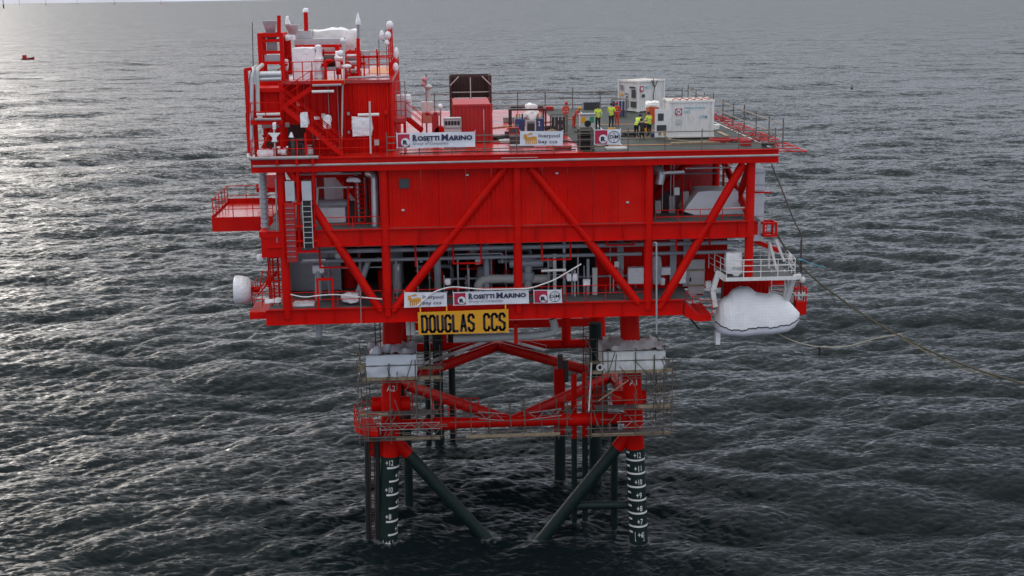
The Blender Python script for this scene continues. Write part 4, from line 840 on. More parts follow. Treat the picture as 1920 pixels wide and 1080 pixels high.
# red container and the taller open one behind it
rc, put3 = container('red_container', 'plain red container standing left of centre on the roof deck', ((-2.64,8,30.2)[0],9.6), 2.6, 5.6, 2.55, 0.0, CRED, CRED)
mk('locking_bar', put3(MB().tb((.78,-2.84,.3), (.78,-2.84,2.2), .03, 6)), LGREY, rc)
oc = thing('open_top_rack', 'tall dark open fronted crate with a pale panel inside behind the red container', 'crate', ((-2.43,22,30.01)[0],22.5,ZD))
B_ = (-4.08,-0.72,21.5,23.9,28.95,32.5); x0,x1,y0,y1,z0,z1 = B_
z0 = ZD+.02
mk('crate_back', MB().corr(x0,x1,y1-.15,z0,z1,.3,.05), DARKC, oc)
for x in (x0,x1-.2): mk('crate_post', MB().bx(x,x+.2,y0,y0+.2,z0,z1), DARKC, oc); mk('crate_side', MB().bx(x,x+.1,y0+.2,y1-.16,z0,z1), DARKC, oc)
mk('crate_head', MB().bx(x0+.2,x1-.2,y0,y0+.15,z1-.12,z1), DARKC, oc); mk('crate_centre_bar', MB().bx((x0+x1)/2-.04,(x0+x1)/2+.04,y0+.02,y0+.1,z0,z1-.12), LGREY, oc)
mk('corner_gusset', MB().bar((x0+.05,y0-.05,z1-.75),(x0+.75,y0-.05,z1-.05),.08), LGREY, oc); mk('corner_gusset', MB().bar((x1-.05,y0-.05,z1-.75),(x1-.75,y0-.05,z1-.05),.08), LGREY, oc)
mk('inner_panel', MB().bx(x0+.35,(x0+x1)/2-.08,y0+.4,y0+.5,z0,z1-1.75), WHITE, oc); mk('inner_panel', MB().bx((x0+x1)/2+.08,x1-.4,y0+.4,y0+.5,z0,z1-1.75), WHITE, oc)
mk('inner_rail', MB().bx(x0+.2,x1-.2,y0+.35,y0+.4,z1-1.35,z1-1.28), LGREY, oc)
# generator, blue skid tank, control cabinet, black rack
g_ = thing('generator', 'grey generator box with a row of black vents by the upper company banner', 'generator', (-3.97,8.94,28.75))
x0,x1,y0,y1,z0,z1 = (-4.61,-3.46,4.2,5.6,29.24,30.64); z0 = ZD
mk('body', MB().bx(x0,x1,y0,y1,z0+.1,z1), LGREY, g_); mk('skid', MB().bx(x0-.05,x1+.05,y0-.05,y1+.05,z0,z0+.1), DGREY, g_); mk('top_frame', MB().frame(x0-.03,x1+.03,z1-.62,z1+.05,y0-.06,.06), STEEL, g_)
for i in range(5): mk('vent', MB().bx(x0+.06+i*(x1-x0-.12)/5,x0+.02+(i+1)*(x1-x0-.12)/5,y0-.03,y0-.005,z1-.42,z1-.14), BLACK, g_)
s_ = thing('blue_skid_tank', 'blue skid mounted tank in a dark frame with a crumpled white sheet on top', 'skid tank', (1.56,12.47,28.75))
x0,x1,y0,y1,z0,z1 = (0.19,2.68,10,12.2,29.07,30.75); z0 = ZD
mk('skid_frame', MB().cage(x0,x1,y0,y1,z0,z1,.12), DARKC, s_); 
for a, b in ((.12,.40),(.72,.95)): mk('blue_drum', MB().bx(x0+(x1-x0)*a,x0+(x1-x0)*b,y0+.1,y1-.2,z0+.1,z0+1.25), BLUE, s_)
mk('white_frame', MB().frame(x0+(x1-x0)*.42,x0+(x1-x0)*.72,z0+.05,z0+1.2,y0-.1,.1), LGREY, s_); mk('pump', MB().bx(x0+(x1-x0)*.46,x0+(x1-x0)*.69,y0+.2,y1-.5,z0+.05,z0+.9), DGREY, s_); mk('red_pump_base', MB().bx(x0+(x1-x0)*.5,x0+(x1-x0)*.66,y0,y0+.2,z0+.05,z0+.3), CRED, s_)
for i, xx in enumerate((.18,.26,.34,.8,.9)): mk('gas_bottle', MB().tb((x0+(x1-x0)*xx,y0+.5,z0+1.25),(x0+(x1-x0)*xx,y0+.5,z0+1.6),.06,8), (AMBER,LGREY,DGREY)[i%3], s_)
wrapped((x0+(x1-x0)*.42,x0+(x1-x0)*.82,y0+.3,y1-.3,z0+1.25,z1+.15), 'crumpled white sheet thrown over the blue skid tank', 31, mtl=SHEET, rnd=.5, amp=.2, top=(.6,.7))
mk('drum_number', textfit(MB(), '2', (x0+(x1-x0)*.79,y0+.09,z0+.75), (x0+(x1-x0)*.84,y0+.09,z0+.75), .35, .03), BANNER, s_)
k_ = thing('control_cabinet', 'grey control cabinet with yellow and green front beside the workers', 'cabinet', (5.94,12.85,28.75))
x0,x1,y0,y1,z0,z1 = (5.43,6.53,12.5,13.4,28.82,30); z0 = ZD
mk('body', MB().bx(x0,x1,y0,y1,z0+.08,z1), LGREY, k_); mk('plinth', MB().bx(x0,x1,y0,y1,z0,z0+.08), BLACK, k_); mk('yellow_panel', MB().bx(x0+.08,x0+.4,y0-.02,y0,z1-.55,z1-.12), YELLOW, k_); mk('green_panel', MB().bx(x1-.4,x1-.08,y0-.02,y0,z1-.55,z1-.12), mat('green_panel', (.03,.25,.14), .5), k_); mk('round_dial', MB().tb(((x0+x1)/2,y0-.01,z1-.62),((x0+x1)/2,y0-.04,z1-.62),.24,14), BLACK, k_)
mk('lid', MB().bx(x0-.05,x1+.05,y0-.05,y1+.05,z1,z1+.08), STEEL, k_)
k_ = thing('black_storage_rack', 'black storage rack at the front edge left of the upper crimson banner', 'rack', (4.7,.5,ZD))
x0,x1,y0,y1 = 4.1,5.05,.3,1.3; z1 = ZD+1.45
mk('rack_frame', MB().cage(x0,x1,y0,y1,ZD,z1,.07), TUBE, k_)
for z in (.25,.62,1.0): mk('shelf', MB().bx(x0,x1,y0,y1,ZD+z,ZD+z+.03), DGREY, k_); mk('stored_case', MB().bx(x0+.1,x1-.12,y0+.12,y1-.1,ZD+z+.03,ZD+z+.3), BLACK, k_)
mk('rack_back', MB().bx(x0,x1,y1+.04,y1+.08,ZD,z1), BLACK, k_)
o = thing('orange_skip', 'orange skip with white bags between the two white containers', 'skip', (12.47,22.69,28.75))
x0,x1,y0,y1,z0,z1 = (11.5,12.26,19,20.6,29.09,29.96); z0 = ZD
mk('body', MB().add([(x0+.15,y0,z0),(x1-.15,y0,z0),(x1-.15,y1,z0),(x0+.15,y1,z0),(x0,y0,z1),(x1,y0,z1),(x1,y1,z1),(x0,y1,z1)],[(0,3,2,1),(4,5,6,7),(0,1,5,4),(1,2,6,5),(2,3,7,6),(3,0,4,7)]), mat('orange_skip_paint',(.55,.09,.02),.5), o)
wrapped((x0-.05,x1+.1,y0,y1,z1-.1,z1+.4), 'white bags heaped in the orange skip', 33, mtl=SHEET, rnd=.4, amp=.12)
o = thing('marker_mast', 'slim mast with pink floats and a white box left of the red container', 'mast', (-5.95,15.91,28.75))
yM = 14.0
mk('mast', MB().tb(((-5.89,14,28.9)[0],yM,ZD), (-5.82,14,33.13), .06, 8), STEEL, o); mk('white_box', MB().bx(-6.24,-5.37,13.6,14.3,30.31,31.09), WHITE, o); mk('pink_board', MB().bx(-6.22,-5.43,13.6,13.9,29.52,30.31), mat('salmon_board',(.55,.22,.16),.5), o)
mk('upper_lantern', MB().sph((-5.69,14,32.16), .3, (1,1,.7)).tb((-5.71,14,31.26), (-5.69,14,32.08), .16, 8), LGREY, o)
mk('pink_float', MB().sph((-5.95,13.9,32.71), .2), PINK, o); mk('pink_float', MB().sph((-6.04,13.9,32.36), .15), PINK, o)
o = thing('float_rack', 'red locker with a row of pink floats on top left of the generator', 'locker', (-5.1,10.62,28.75))
x0,x1,y0,y1,z0,z1 = (-5.44,-4.6,6.5,7.5,29.17,30.71); z0 = ZD
mk('locker_body', MB().bx(x0,x0+(x1-x0)*.55,y0,y1,z0,z1), CRED, o); mk('hose_reel', MB().tb((x1-.3,y0,z0+.8),(x1-.3,y1,z0+.8),.38,16), RED, o)
for i in range(4): mk('pink_float', MB().sph((x0-.3+i*.28,y0+.2,z1+.1), .15), PINK if i % 2 else CRED, o)
o = thing('lamp_post', 'thin white lamp post standing in front of the red locker', 'lamp post', (-4.88,9.11,28.75))
mk('post', MB().tb((-4.88,9.11,28.75), (-4.82,5,31.33), .05, 8), LGREY, o); mk('lamp', MB().sph((-4.85,5,31.44), .17), WRAP, o)
# hoses, pallets and loose gear on the deck
def loose(label, name, cat, pts, r, m): return solo(name, MB().pp(pts, r, 7, br=.4), m, label, cat)
rr = random.Random(9)
def coil(name, label, c, R, r, m, turns=4):
    pts = []
    for i in range(turns*12): a = i/12*2*math.pi; pts.append(Vector(c)+Vector((math.cos(a)*R*(1+.06*math.sin(i)), math.sin(a)*R, r+(i/12)*r*.7)))
    return solo(name, MB().ring(pts, r, 6), m, label, 'hose')
coil('hose_coil', 'black hose coil beside the red container foot', (-0.89,8.39,28.75), .55, .05, BLACK)
coil('hose_coil', 'dark cable tangle right of the blue skid tank', (3.52,14.22,28.78), .6, .06, BLACK, 5)
coil('hose_coil', 'red hose heap near the front edge right of the welding container', (14.14,3.99,28.78), .8, .07, CRED, 3)
coil('hose_coil', 'orange red rope heap at the deck corner by the last front standard', (15.47,3.75,28.78), .45, .07, CRED, 3)
loose('long yellow hose lying across the deck toward the cabinet', 'deck_hose', 'hose', [(-1.03,16.56,28.8),(2.44,19.41,28.8),(6.21,23.39,28.8)], .05, TIMBER)
loose('pale hose running along the green deck under the handrail', 'deck_hose', 'hose', [(6.37,6.59,28.8),(9.86,7.4,28.8),(12.27,4.13,28.8),(16.4,6.21,28.8)], .04, TIMBER)
loose('dark hose crossing the red deck below the blue skid tank', 'deck_hose', 'hose', [(-0.71,10.08,28.8),(1.61,7.45,28.8),(4.41,5.54,28.8),(6.32,3.17,28.8)], .05, BLACK)
loose('red hose curling from the red container to the small banner', 'deck_hose', 'hose', [(-1.26,5.86,28.8),(0.5,7.65,28.8),(2.79,3.79,28.8)], .05, CRED)
solo('pallet', MB().bx((-0.58,12.87,28.75)[0],(0.59,12.65,28.75)[0],8.5,9.6,ZD+.03,ZD+.25).bx((-0.31,14.43,28.75)[0],(0.4,14.3,28.75)[0],8.7,9.4,ZD+.25,ZD+.5), DGREY, 'low dark pallet of fittings between the red container and blue tank', 'pallet')
solo('timber_bearer', MB().bx(10.6,14.4,3.2,3.5,ZD+.03,ZD+.13), TIMBER, 'timber bearer lying on the deck before the welding container', 'timber')
solo('toolbox', MB().bx(14.9,15.6,1.3,1.7,ZD+.02,ZD+.34).bx(14.92,15.58,1.32,1.68,ZD+.34,ZD+.4), CRED, 'small red toolbox at the front right corner of the deck', 'toolbox')
solo('folded_tarp', wrapmesh(5.9,7.3,.6,1.5,ZD+.01,ZD+.2,seed=40,amp=.05), SHEET, 'folded pale tarp lying on the deck right of the small upper banner', 'tarp')
solo('mooring_bollard', MB().tb((16.3,.6,ZD), (16.3,.6,ZD+.25), .16, 12).tb((16.3,.6,ZD+.25), (16.3,.6,ZD+.33), .24, 12).tb((16.9,.6,ZD+.2), (16.1,.6,ZD+.2), .1, 8), DGREY, 'short dark bollard at the right front corner of the landing deck', 'bollard')

# ---------------------------------------------------------------- banners and sign
def quadsheet(p00, p10, p11, p01, Y, nx=30, nz=6, seed=0, amp=.055, th=.012):
    m = MB(); vs = []; fs = []
    for s_ in (0, th):
        for j in range(nz+1):
            for i in range(nx+1):
                u, v = i/nx, j/nz
                x = (p00[0]*(1-u)+p10[0]*u)*(1-v)+(p01[0]*(1-u)+p11[0]*u)*v; z = (p00[1]*(1-u)+p10[1]*u)*(1-v)+(p01[1]*(1-u)+p11[1]*u)*v
                vs.append((x, Y+s_+amp*(noise.noise(Vector((x*1.3,z*1.3,seed)))+.45*noise.noise(Vector((x*4.5,z*1.6,seed+9)))), z))
    k = (nx+1)*(nz+1)
    for j in range(nz):
        for i in range(nx):
            a = j*(nx+1)+i; fs.append((a,a+1,a+nx+2,a+nx+1)); fs.append((k+a+nx+1,k+a+nx+2,k+a+1,k+a))
    return m.add(vs, fs)
class Flat:
    """maps unit banner coordinates to the sheet"""
    def __init__(s, c, Y, seed=None): s.c = c; s.Y = Y; s.seed = seed
    def pt(s, u, v, dy=.03):
        c = s.c; x = (c[0][0]*(1-u)+c[1][0]*u)*(1-v)+(c[3][0]*(1-u)+c[2][0]*u)*v; z = (c[0][1]*(1-u)+c[1][1]*u)*(1-v)+(c[3][1]*(1-u)+c[2][1]*u)*v
        return Vector((x, s.Y-dy+(.055*(noise.noise(Vector((x*1.3,z*1.3,s.seed)))+.45*noise.noise(Vector((x*4.5,z*1.6,s.seed+9)))) if s.seed else 0), z))
    def rect(s, u0, v0, u1, v1, dy=.03): k = 6; return MB().add([s.pt(u0+(u1-u0)*i/k,v0+(v1-v0)*j/k,dy) for j in range(k+1) for i in range(k+1)], [(j*(k+1)+i,j*(k+1)+i+1,(j+1)*(k+1)+i+1,(j+1)*(k+1)+i) for j in range(k) for i in range(k)])
    def disc(s, u, v, r, dy=.075, ring=0, n=28):
        o = s.pt(u,v,dy); m = MB()
        for i in range(n):
            a, b = 2*math.pi*i/n, 2*math.pi*(i+1)/n; d0, d1 = Vector((math.cos(a),0,math.sin(a))), Vector((math.cos(b),0,math.sin(b)))
            m.add([o+d0*r,o+d1*r,o+d1*(r-ring) if ring else o, o+d0*(r-ring) if ring else o], [(0,1,2,3)] if ring else [(0,1,2)])
        return m
    def text(s, t, u0, v0, u1, h, dy=.055, bold=0, shear=0):
        v, f = textmesh(t, bold, shear); v = np.array(v); lo, hi = v.min(0), v.max(0)
        return MB().add([s.pt(u0+(u1-u0)*(a[0]-lo[0])/(hi[0]-lo[0]), v0+h*(a[1]-lo[1])/(hi[1]-lo[1]), dy) for a in v], f)
def tie(c, Y, o):
    for x, z in (c[0],c[1],c[2],c[3]): mk('tie', MB().tb((x,Y,z),(x,Y+.2,z+.05),.015,5), WROPE, o)
SLAB = {}
def banner_long(label, c, Y, seed):
    o = thing('company_banner', label, 'banner', (c[0][0],Y,c[0][1])); F = Flat(c, Y, seed); H_ = c[3][1]-c[0][1]
    mk('cloth', quadsheet(*c, Y, seed=seed), BANNER, o)
    mk('crimson_square', F.rect(.015,.07,.165,.93), CRIMSON, o); mk('white_disc', F.disc(.112,.39,H_*.29), BANNER, o); mk('emblem_letter', F.text('R',.082,.24,.142,.30,bold=.05,dy=.12), INK, o)
    # small capitals: larger initials, slab feet under the stems
    for t, u0, u1, h in (('R',.205,.262,.42),('OSETTI',.267,.545,.33),('M',.572,.655,.42),('ARINO',.66,.965,.33)): mk('lettering', F.text(t,u0,.46,u1,h,bold=.045), NAVY, o)
    m = MB()
    for u0, w in ((.200,.03),(.238,.028),(.566,.028),(.63,.03),(.66,.022),(.70,.022)): m.v, m.f, m.mi = m.v, m.f, m.mi; q = F.rect(u0,.455,u0+w,.505,.038); m.add(q.v, q.f)
    mk('slab_serif', m, NAVY, o)
    mk('small_lettering', F.text('Group of Companies',.205,.14,.66,.25,bold=.004,shear=.35), mat('grey_print',(.16,.16,.18),.6), o); tie(c, Y, o); return o
def hound(F, u0, v0, u1, v1, o):
    def P(a): return [F.pt(u0+(u1-u0)*x, v0+(v1-v0)*y, .035) for x, y in a]
    m = MB()
    m.add(P([(.18,.35),(.95,.45),(.98,.62),(.80,.66),(.25,.55)]), [(0,1,2,3,4)])
    for x in (.24,.38,.52,.66,.80,.92): m.add(P([(x,.02),(x+.06,.02),(x+.07,.42),(x-.02,.42)]), [(0,1,2,3)])
    m.add(P([(.06,.55),(.22,.45),(.34,.62),(.24,.86),(.05,.80),(.14,.70)]), [(0,1,2,3,4,5)])
    m.add(P([(.24,.80),(.60,.98),(.72,.86),(.40,.78)]), [(0,1,2,3)])
    mk('animal_emblem', m, AMBER, o)
def banner_mid(label, c, Y, seed):
    o = thing('project_banner', label, 'banner', (c[0][0],Y,c[0][1])); F = Flat(c, Y, seed)
    mk('cloth', quadsheet(*c, Y, seed=seed), BANNER, o); hound(F,.05,.1,.40,.92,o)
    mk('lettering', F.text('liverpool',.43,.50,.92,.32,bold=.006), NAVY, o); mk('lettering', F.text('bay ccs',.43,.10,.87,.32,bold=.006), NAVY, o); tie(c, Y, o)
def banner_small(label, c, Y, seed):
    o = thing('partner_banner', label, 'banner', (c[0][0],Y,c[0][1])); F = Flat(c, Y, seed); H_ = c[3][1]-c[0][1]
    mk('cloth', quadsheet(*c, Y, seed=seed), BANNER, o); mk('crimson_square', F.rect(.03,.06,.49,.95), CRIMSON, o); mk('white_disc', F.disc(.34,.38,H_*.29), BANNER, o)
    mk('emblem_letter', F.text('R',.25,.22,.43,.32,bold=.05,dy=.12), INK, o); mk('ring', F.disc(.75,.5,H_*.40,ring=H_*.04), INK, o); mk('monogram', F.text('DiM',.59,.40,.91,.24,bold=.012), INK, o)
    m = F.rect(.742,.12,.758,.36); q = F.disc(.75,.74,H_*.06,ring=H_*.02); m.add(q.v, q.f); mk('anchor_mark', m, INK, o); tie(c, Y, o)
banner_long('long white company banner hung on the roof deck guardrail', [(-7.67,29.25), (-2.67,29.25), (-2.65,30.21), (-7.67,30.2)], -.4, 1)
banner_mid('white project banner with amber animal emblem on the roof deck guardrail', [(0.21,29.27), (2.95,29.21), (2.99,30.14), (0.22,30.19)], -.4, 2)
banner_small('small crimson and white partner banner on the roof deck guardrail', [(4.98,29.24), (6.67,29.21), (6.7,30.2), (4.98,30.2)], -.4, 3)
banner_mid('white project banner with amber animal emblem on the cellar deck rail', [(-7.51,18.82), (-4.72,18.85), (-4.7,19.78), (-7.47,19.85)], -.5, 4)
banner_long('long white company banner on the cellar deck rail above the yellow sign', [(-4.3,18.88), (0.67,18.9), (0.65,19.83), (-4.31,19.77)], -.5, 5)
banner_small('small crimson and white partner banner on the cellar deck rail', [(0.99,18.89), (2.85,18.88), (2.82,19.78), (0.96,19.79)], -.5, 6)
c = [(-6.62,16.97), (-0.69,16.99), (-0.7,18.55), (-6.64,18.49)]
o = thing('platform_name_sign', 'yellow name board with big dark letters hanging below the cellar deck', 'sign', (c[0][0],-.55,c[0][1])); F = Flat(c, -.55)
m = MB(); m.add([(p[0],-.55,p[1]) for p in c]+[(p[0],-.47,p[1]) for p in c], [(0,1,2,3),(7,6,5,4),(0,4,5,1),(1,5,6,2),(2,6,7,3),(3,7,4,0)]); mk('board', m, YELLOW, o)
def block_letters(s, u0, u1, v0, v1, F, o):
    """octagonal sign-writer capitals, each stroke a flat bar"""
    G = {'D':[((0,0),(0,1)),((0,1),(.72,1)),((.72,1),(1,.85)),((1,.85),(1,.15)),((1,.15),(.72,0)),((.72,0),(0,0))],
         'O':[((0,.12),(0,.88)),((0,.88),(.25,1)),((.25,1),(.75,1)),((.75,1),(1,.88)),((1,.88),(1,.12)),((1,.12),(.75,0)),((.75,0),(.25,0)),((.25,0),(0,.12))],
         'U':[((0,1),(0,.12)),((0,.12),(.25,0)),((.25,0),(.75,0)),((.75,0),(1,.12)),((1,.12),(1,1))],
         'G':[((1,.8),(1,.88)),((1,.88),(.75,1)),((.75,1),(.25,1)),((.25,1),(0,.88)),((0,.88),(0,.12)),((0,.12),(.25,0)),((.25,0),(.75,0)),((.75,0),(1,.12)),((1,.12),(1,.45)),((1,.45),(.6,.45))],
         'L':[((0,1),(0,0)),((0,0),(.9,0))], 'A':[((0,0),(.5,1)),((.5,1),(1,0)),((.2,.3),(.8,.3))],
         'S':[((1,.8),(1,.88)),((1,.88),(.75,1)),((.75,1),(.25,1)),((.25,1),(0,.88)),((0,.88),(0,.62)),((0,.62),(1,.42)),((1,.42),(1,.12)),((1,.12),(.75,0)),((.75,0),(.25,0)),((.25,0),(0,.12)),((0,.12),(0,.2))],
         'C':[((1,.78),(1,.88)),((1,.88),(.75,1)),((.75,1),(.25,1)),((.25,1),(0,.88)),((0,.88),(0,.12)),((0,.12),(.25,0)),((.25,0),(.75,0)),((.75,0),(1,.12)),((1,.12),(1,.22))]}
    n = len(s); w = (u1-u0)/(n-1+.62)
    for i, ch in enumerate(s):
        if ch == ' ': continue
        a = u0+i*w; m = MB(); ww = w*.62
        for (x0, y0), (x1, y1) in G[ch]:
            p, q = F.pt(a+ww*x0, v0+(v1-v0)*y0, .006), F.pt(a+ww*x1, v0+(v1-v0)*y1, .006); d = (q-p).normalized(); w_ = Vector((d.z,0,-d.x))*.085; d = d*.055; m.add([p-d-w_,q+d-w_,q+d+w_,p-d+w_], [(0,1,2,3)])
        mk('letter', m, INK, o)
block_letters('DOUGLAS CCS', .045, .955, .12, .82, F, o)
for u in (.03,.32,.97): mk('hanger', MB().tb(F.pt(u,1,-.03), F.pt(u,1,-.03)+Vector((0,.1,.35)), .05, 8), YELLOW, o)
mk('small_print', F.rect(.04,.87,.18,.885,.01), INK, o)

# ---------------------------------------------------------------- wrapped plant on the lower decks
wrapped((-13.08,-11.31,2.6,4.2,23.81,25.03), 'white scrim wrapped cabinet with grey top in the left mid deck bay', 51, rnd=.06, amp=.03)
solo('cabinet_hood', MB().tb((-13.11,3.4,25.14), (-11.23,3.4,25.17), .3, 14), PIPE, 'grey rounded hood above the wrapped cabinet in the left mid deck bay', 'hood')
wrapped((-13.03,-11.73,7,8.2,24.95,26.74), 'grey white scrim wrapped panel hanging high in the left mid deck bay', 52, mtl=WRAP, rnd=.06, amp=.04)
wrapped((-11.11,-10.11,1.2,1.7,26.9,27.18), 'small white wrapped light under the roof girder in the left bay', 53, rnd=.4, amp=.08, top=(.6,.8))
wrapped((-11.28,-10.76,7,7.8,24.84,25.67), 'dim wrapped box behind the red ladder in the left bay', 54, rnd=.1)
# long wrapped machine in the right-hand bay, sloping nose to the left
m = MB(); pr = [(11.41,24.28), (11.66,24.75), (12.34,25.6), (13.09,25.66), (15.05,25.62), (15.1,24.96), (15.51,24.74), (15.53,23.9), (12.4,23.97)]
m.prism(pr, 2.5, 5.0); solo('wrapped_machine', m, WRAP, 'long white wrapped machine with sloping nose in the right mid deck bay', 'wrapped equipment')
solo('strip_light', MB().tb((9.63,0.9,27.16), (11.08,0.9,27.2), .1, 10), WHITE, 'white strip light hanging at the top of the right mid deck bay', 'light')
solo('strip_light', MB().tb((13.51,0.6,24.71), (15.08,0.6,24.75), .08, 10), WHITE, 'white strip light level with the handrail in the right mid deck bay', 'light')
solo('strip_light', MB().tb((1.61,1,20.75), (3.25,1,20.78), .09, 10), WHITE, 'white strip light under the red hanger right of the centre column', 'light')
solo('strip_light', MB().tb((-14.12,0.9,21.86), (-12.62,0.9,21.87), .07, 10), WHITE, 'white strip light over the vessel in the left cellar bay', 'light')
solo('junction_box', MB().bx(10.48,10.84,1.2,1.45,25.61,26.11).bx(10.55,10.76,1.17,1.22,25.68,26.04), LGREY, 'pale junction box on conduits in the right mid deck bay', 'junction box')
wrapped((-14.86,-13.39,0.5,1.5,18.29,19.04), 'fat white wrapped roll lying on the cellar deck beside the left column', 55, rnd=.3, amp=.05)
wrapped((-11.64,-10.52,0.3,0.9,19.05,19.59), 'small crumpled white wrap on the cellar rail left of the first brace foot', 56, rnd=.4, amp=.1)
wrapped((-13.58,-12.8,1.8,2.7,20.8,21.34), 'white wrapped valve head on top of the vessel in the left cellar bay', 57, rnd=.4, amp=.06)
wrapped((7.65,8.75,2.6,3.2,19.34,20.49), 'white wrapped panel left of the right inner column on the cellar deck', 58, rnd=.15, amp=.04)
wrapped((9.84,10.58,2.6,3,19.92,20.47), 'small square white wrap right of the right inner column', 59, rnd=.15, n=6)
wrapped((9.85,10.18,2.6,3,19.22,19.7), 'tiny white wrap below the small square one by the right column', 60, rnd=.2, n=5)
wrapped((11.09,11.64,2.6,3.1,19.29,20.3), 'rounded white wrap left of the pale door', 61, rnd=.3, n=7)
wrapped((9.27,9.82,2,2.6,19.36,21.38), 'tall grey wrapped pipe bend beside the white overboard pipe', 62, mtl=PIPE, rnd=.4, amp=.06)
wrapped((12.79,13.16,1.5,1.9,19.05,19.64), 'white wrapped lamp just right of the pale door', 63, rnd=.4, n=6)
wrapped((3.34,3.62,1.2,1.5,19.93,20.44), 'white wrapped gauge on the rail stand right of the small banner', 64, rnd=.3, n=5)
wrapped((3.73,4.02,1.2,1.5,19.96,20.44), 'second white wrapped gauge right of the small banner', 65, rnd=.3, n=5)
wrapped((4.39,4.89,1,1.3,19.62,20.09), 'white square wrapped box on a stand near the third brace', 66, rnd=.2, n=5)
wrapped((-4.82,-4.43,1,1.3,19.92,20.32), 'small white wrapped fitting at the end of the white tape', 67, rnd=.5, n=5)
wrapped((-16.65,-16.02,0.3,0.8,19.15,19.4), 'white wrapped fitting left on the corner rail by the left column', 68, rnd=.3, n=6)
wrapped((-16.02,-15.54,0.3,0.8,19.17,19.42), 'white wrapped fitting right on the corner rail by the left column', 69, rnd=.3, n=6)
wrapped((-17.11,-16.66,1,1.4,21.84,22.27), 'bluish white wrapped lamp outside the lower left corner', 70, mtl=SHEETB, rnd=.5, n=6)
x0,x1,y0,y1,z0,z1 = (-18.78,-17.83,2,3,18.77,20.7)
o = thing('wrapped_liferaft_drum', 'big white wrapped drum cantilevered off the lower left corner', 'wrapped drum', ((x0+x1)/2,2,z0))
zc, rc_ = (z0+z1)/2, (z1-z0)/2
mk('drum', MB().ring([(x0,2,zc),(x0+.08,2,zc),(x0+.5,2,zc),(x0+.9,2,zc),(x0+1.1,2,zc)], [rc_*.93,rc_,rc_*.98,rc_*.85,rc_*.6], 28), WRAP, o); mk('bracket', MB().tb((x0+1.0,2,zc),(-17.2,2,zc),.2,10), RED, o)
solo('white_tape', MB().pp([(-6.67,-0.6,18.93),(-5.6,-0.6,19.86),(-4.44,-0.6,20.19),(-2.36,-0.6,19.93),(0.78,-0.6,19.92),(2.36,-0.6,20.45),(4.11,-0.6,21.48)], .045, 7, br=.5), WROPE, 'long white tape line strung from the banners up to the right', 'tape')
solo('white_tape', MB().pp([(-14.86,-0.3,19.85),(-14,-0.3,19.62),(-13.07,-0.3,19.74),(-11.92,-0.3,19.78),(-10.06,-0.3,19.52),(-8.95,-0.3,19.38)], .04, 7, br=.4), WROPE, 'white tape line strung across the left cellar bay', 'tape')

# ---------------------------------------------------------------- lifeboat and its davit platform
D_ = thing('lifeboat_davit', 'white railed davit platform above the wrapped lifeboat on the right corner', 'davit', (15.8,-0.46,20.2))
PZ_ = 20.25; px0, px1, py0, py1 = (13.75,-0.4,20.24)[0], (18.32,-0.4,20.2)[0], -.4, 3.0
mk('platform_deck', MB().bx(px0,px1,py0,py1,PZ_-.12,PZ_), GRATE, D_); mk('platform_edge', MB().bx(px0-.06,px1+.06,py0-.08,py0,PZ_-.2,PZ_+.03).bx(px0-.08,px0,py0,py1,PZ_-.2,PZ_+.03), WHITE, D_)
mk('platform_rail', MB().rail([(px0-.5,py1,PZ_),(px0,py0,PZ_),(px1,py0,PZ_),(px1+.25,py1,PZ_)], h=1.2, sp=1.15, mids=(.4,.8), r=.03), WHITE, D_); mk('platform_rail', MB().rail([(px0+1.2,py1,PZ_),(px1-.6,py1,PZ_)], h=1.2, sp=1.0, mids=(.4,.8), r=.028), WHITE, D_)
for p, q in (((13.39,0.6,20.4),(13.05,0.6,19.21)),((13.05,0.6,19.21),(13.25,0.6,18.1)),((18.43,0.4,19.96),(18.15,1.2,18.02)),((18.55,1.8,19.66),(18.27,2.2,17.79)),((13.39,0.6,20.4),(13.88,0.2,20.04)),((18.19,0.2,20.04),(18.91,0.2,20.13)),((13.39,0.6,20.4),(13.85,3,19.9))):
    mk('davit_arm', MB().bar(p, q, .32, .3), WHITE, D_)
for p, q in (((17.57,1.5,20.37),(17.05,1.5,22.21)),((18.07,1.5,20.91),(17.48,1.5,22.39)),((17.15,2,20.35),(17.17,2,22.12))): mk('davit_strut', MB().bar(p, q, .16, .16), WHITE, D_)
w_ = mk('winch_drum', MB().tb((14.27,0.4,20.93), (14.84,0.4,20.91), .33, 16).tb((14.52,0.2,20.53), (14.78,1.4,20.42), .3, 16), WHITE, D_)
mk('winch_ladder', MB().ladder((17.6,1,19), (17.55,1,20.47), .9, r=.035), WHITE, D_)
mk('lifeboat_backing_wall', MB().corr((14.28,3.6,17.95)[0], (17.57,3.6,17.87)[0], 3.6, 17.0, 20.0, .3, .05), RED, D_); mk('lifeboat_embarkation_platform', MB().bx((17.45,3.4,17.91)[0], (19.77,3.4,17.86)[0], 3.0, 6.0, 17.5, 17.65), GRATE, D_)
mk('support_beam', MB().bar((15.64,2.5,22.43), (17.94,2.5,21.46), .3, .3), RED, D_); mk('support_beam', MB().bx(11.2,20.0,6.0,6.3,18.2,18.8), RED, D_); mk('support_beam', MB().bx(12.6,13.0,3.7,9.0,18.2,18.8), RED, D_)
mk('handrail', MB().rail([(17.47,3.2,17.96), (19.71,3.2,18.05)], h=1.0, sp=.9), RED, D_)
wrapped((13.86,14.93,0.2,1.1,20.39,21.83), 'white wrapped winch on the left of the lifeboat davit platform', 71, rnd=.2, amp=.06)
o = thing('gangway_lamp_post', 'red caged lamp post with a white globe right of the lifeboat', 'lamp post', (19.63,2.5,17.01))
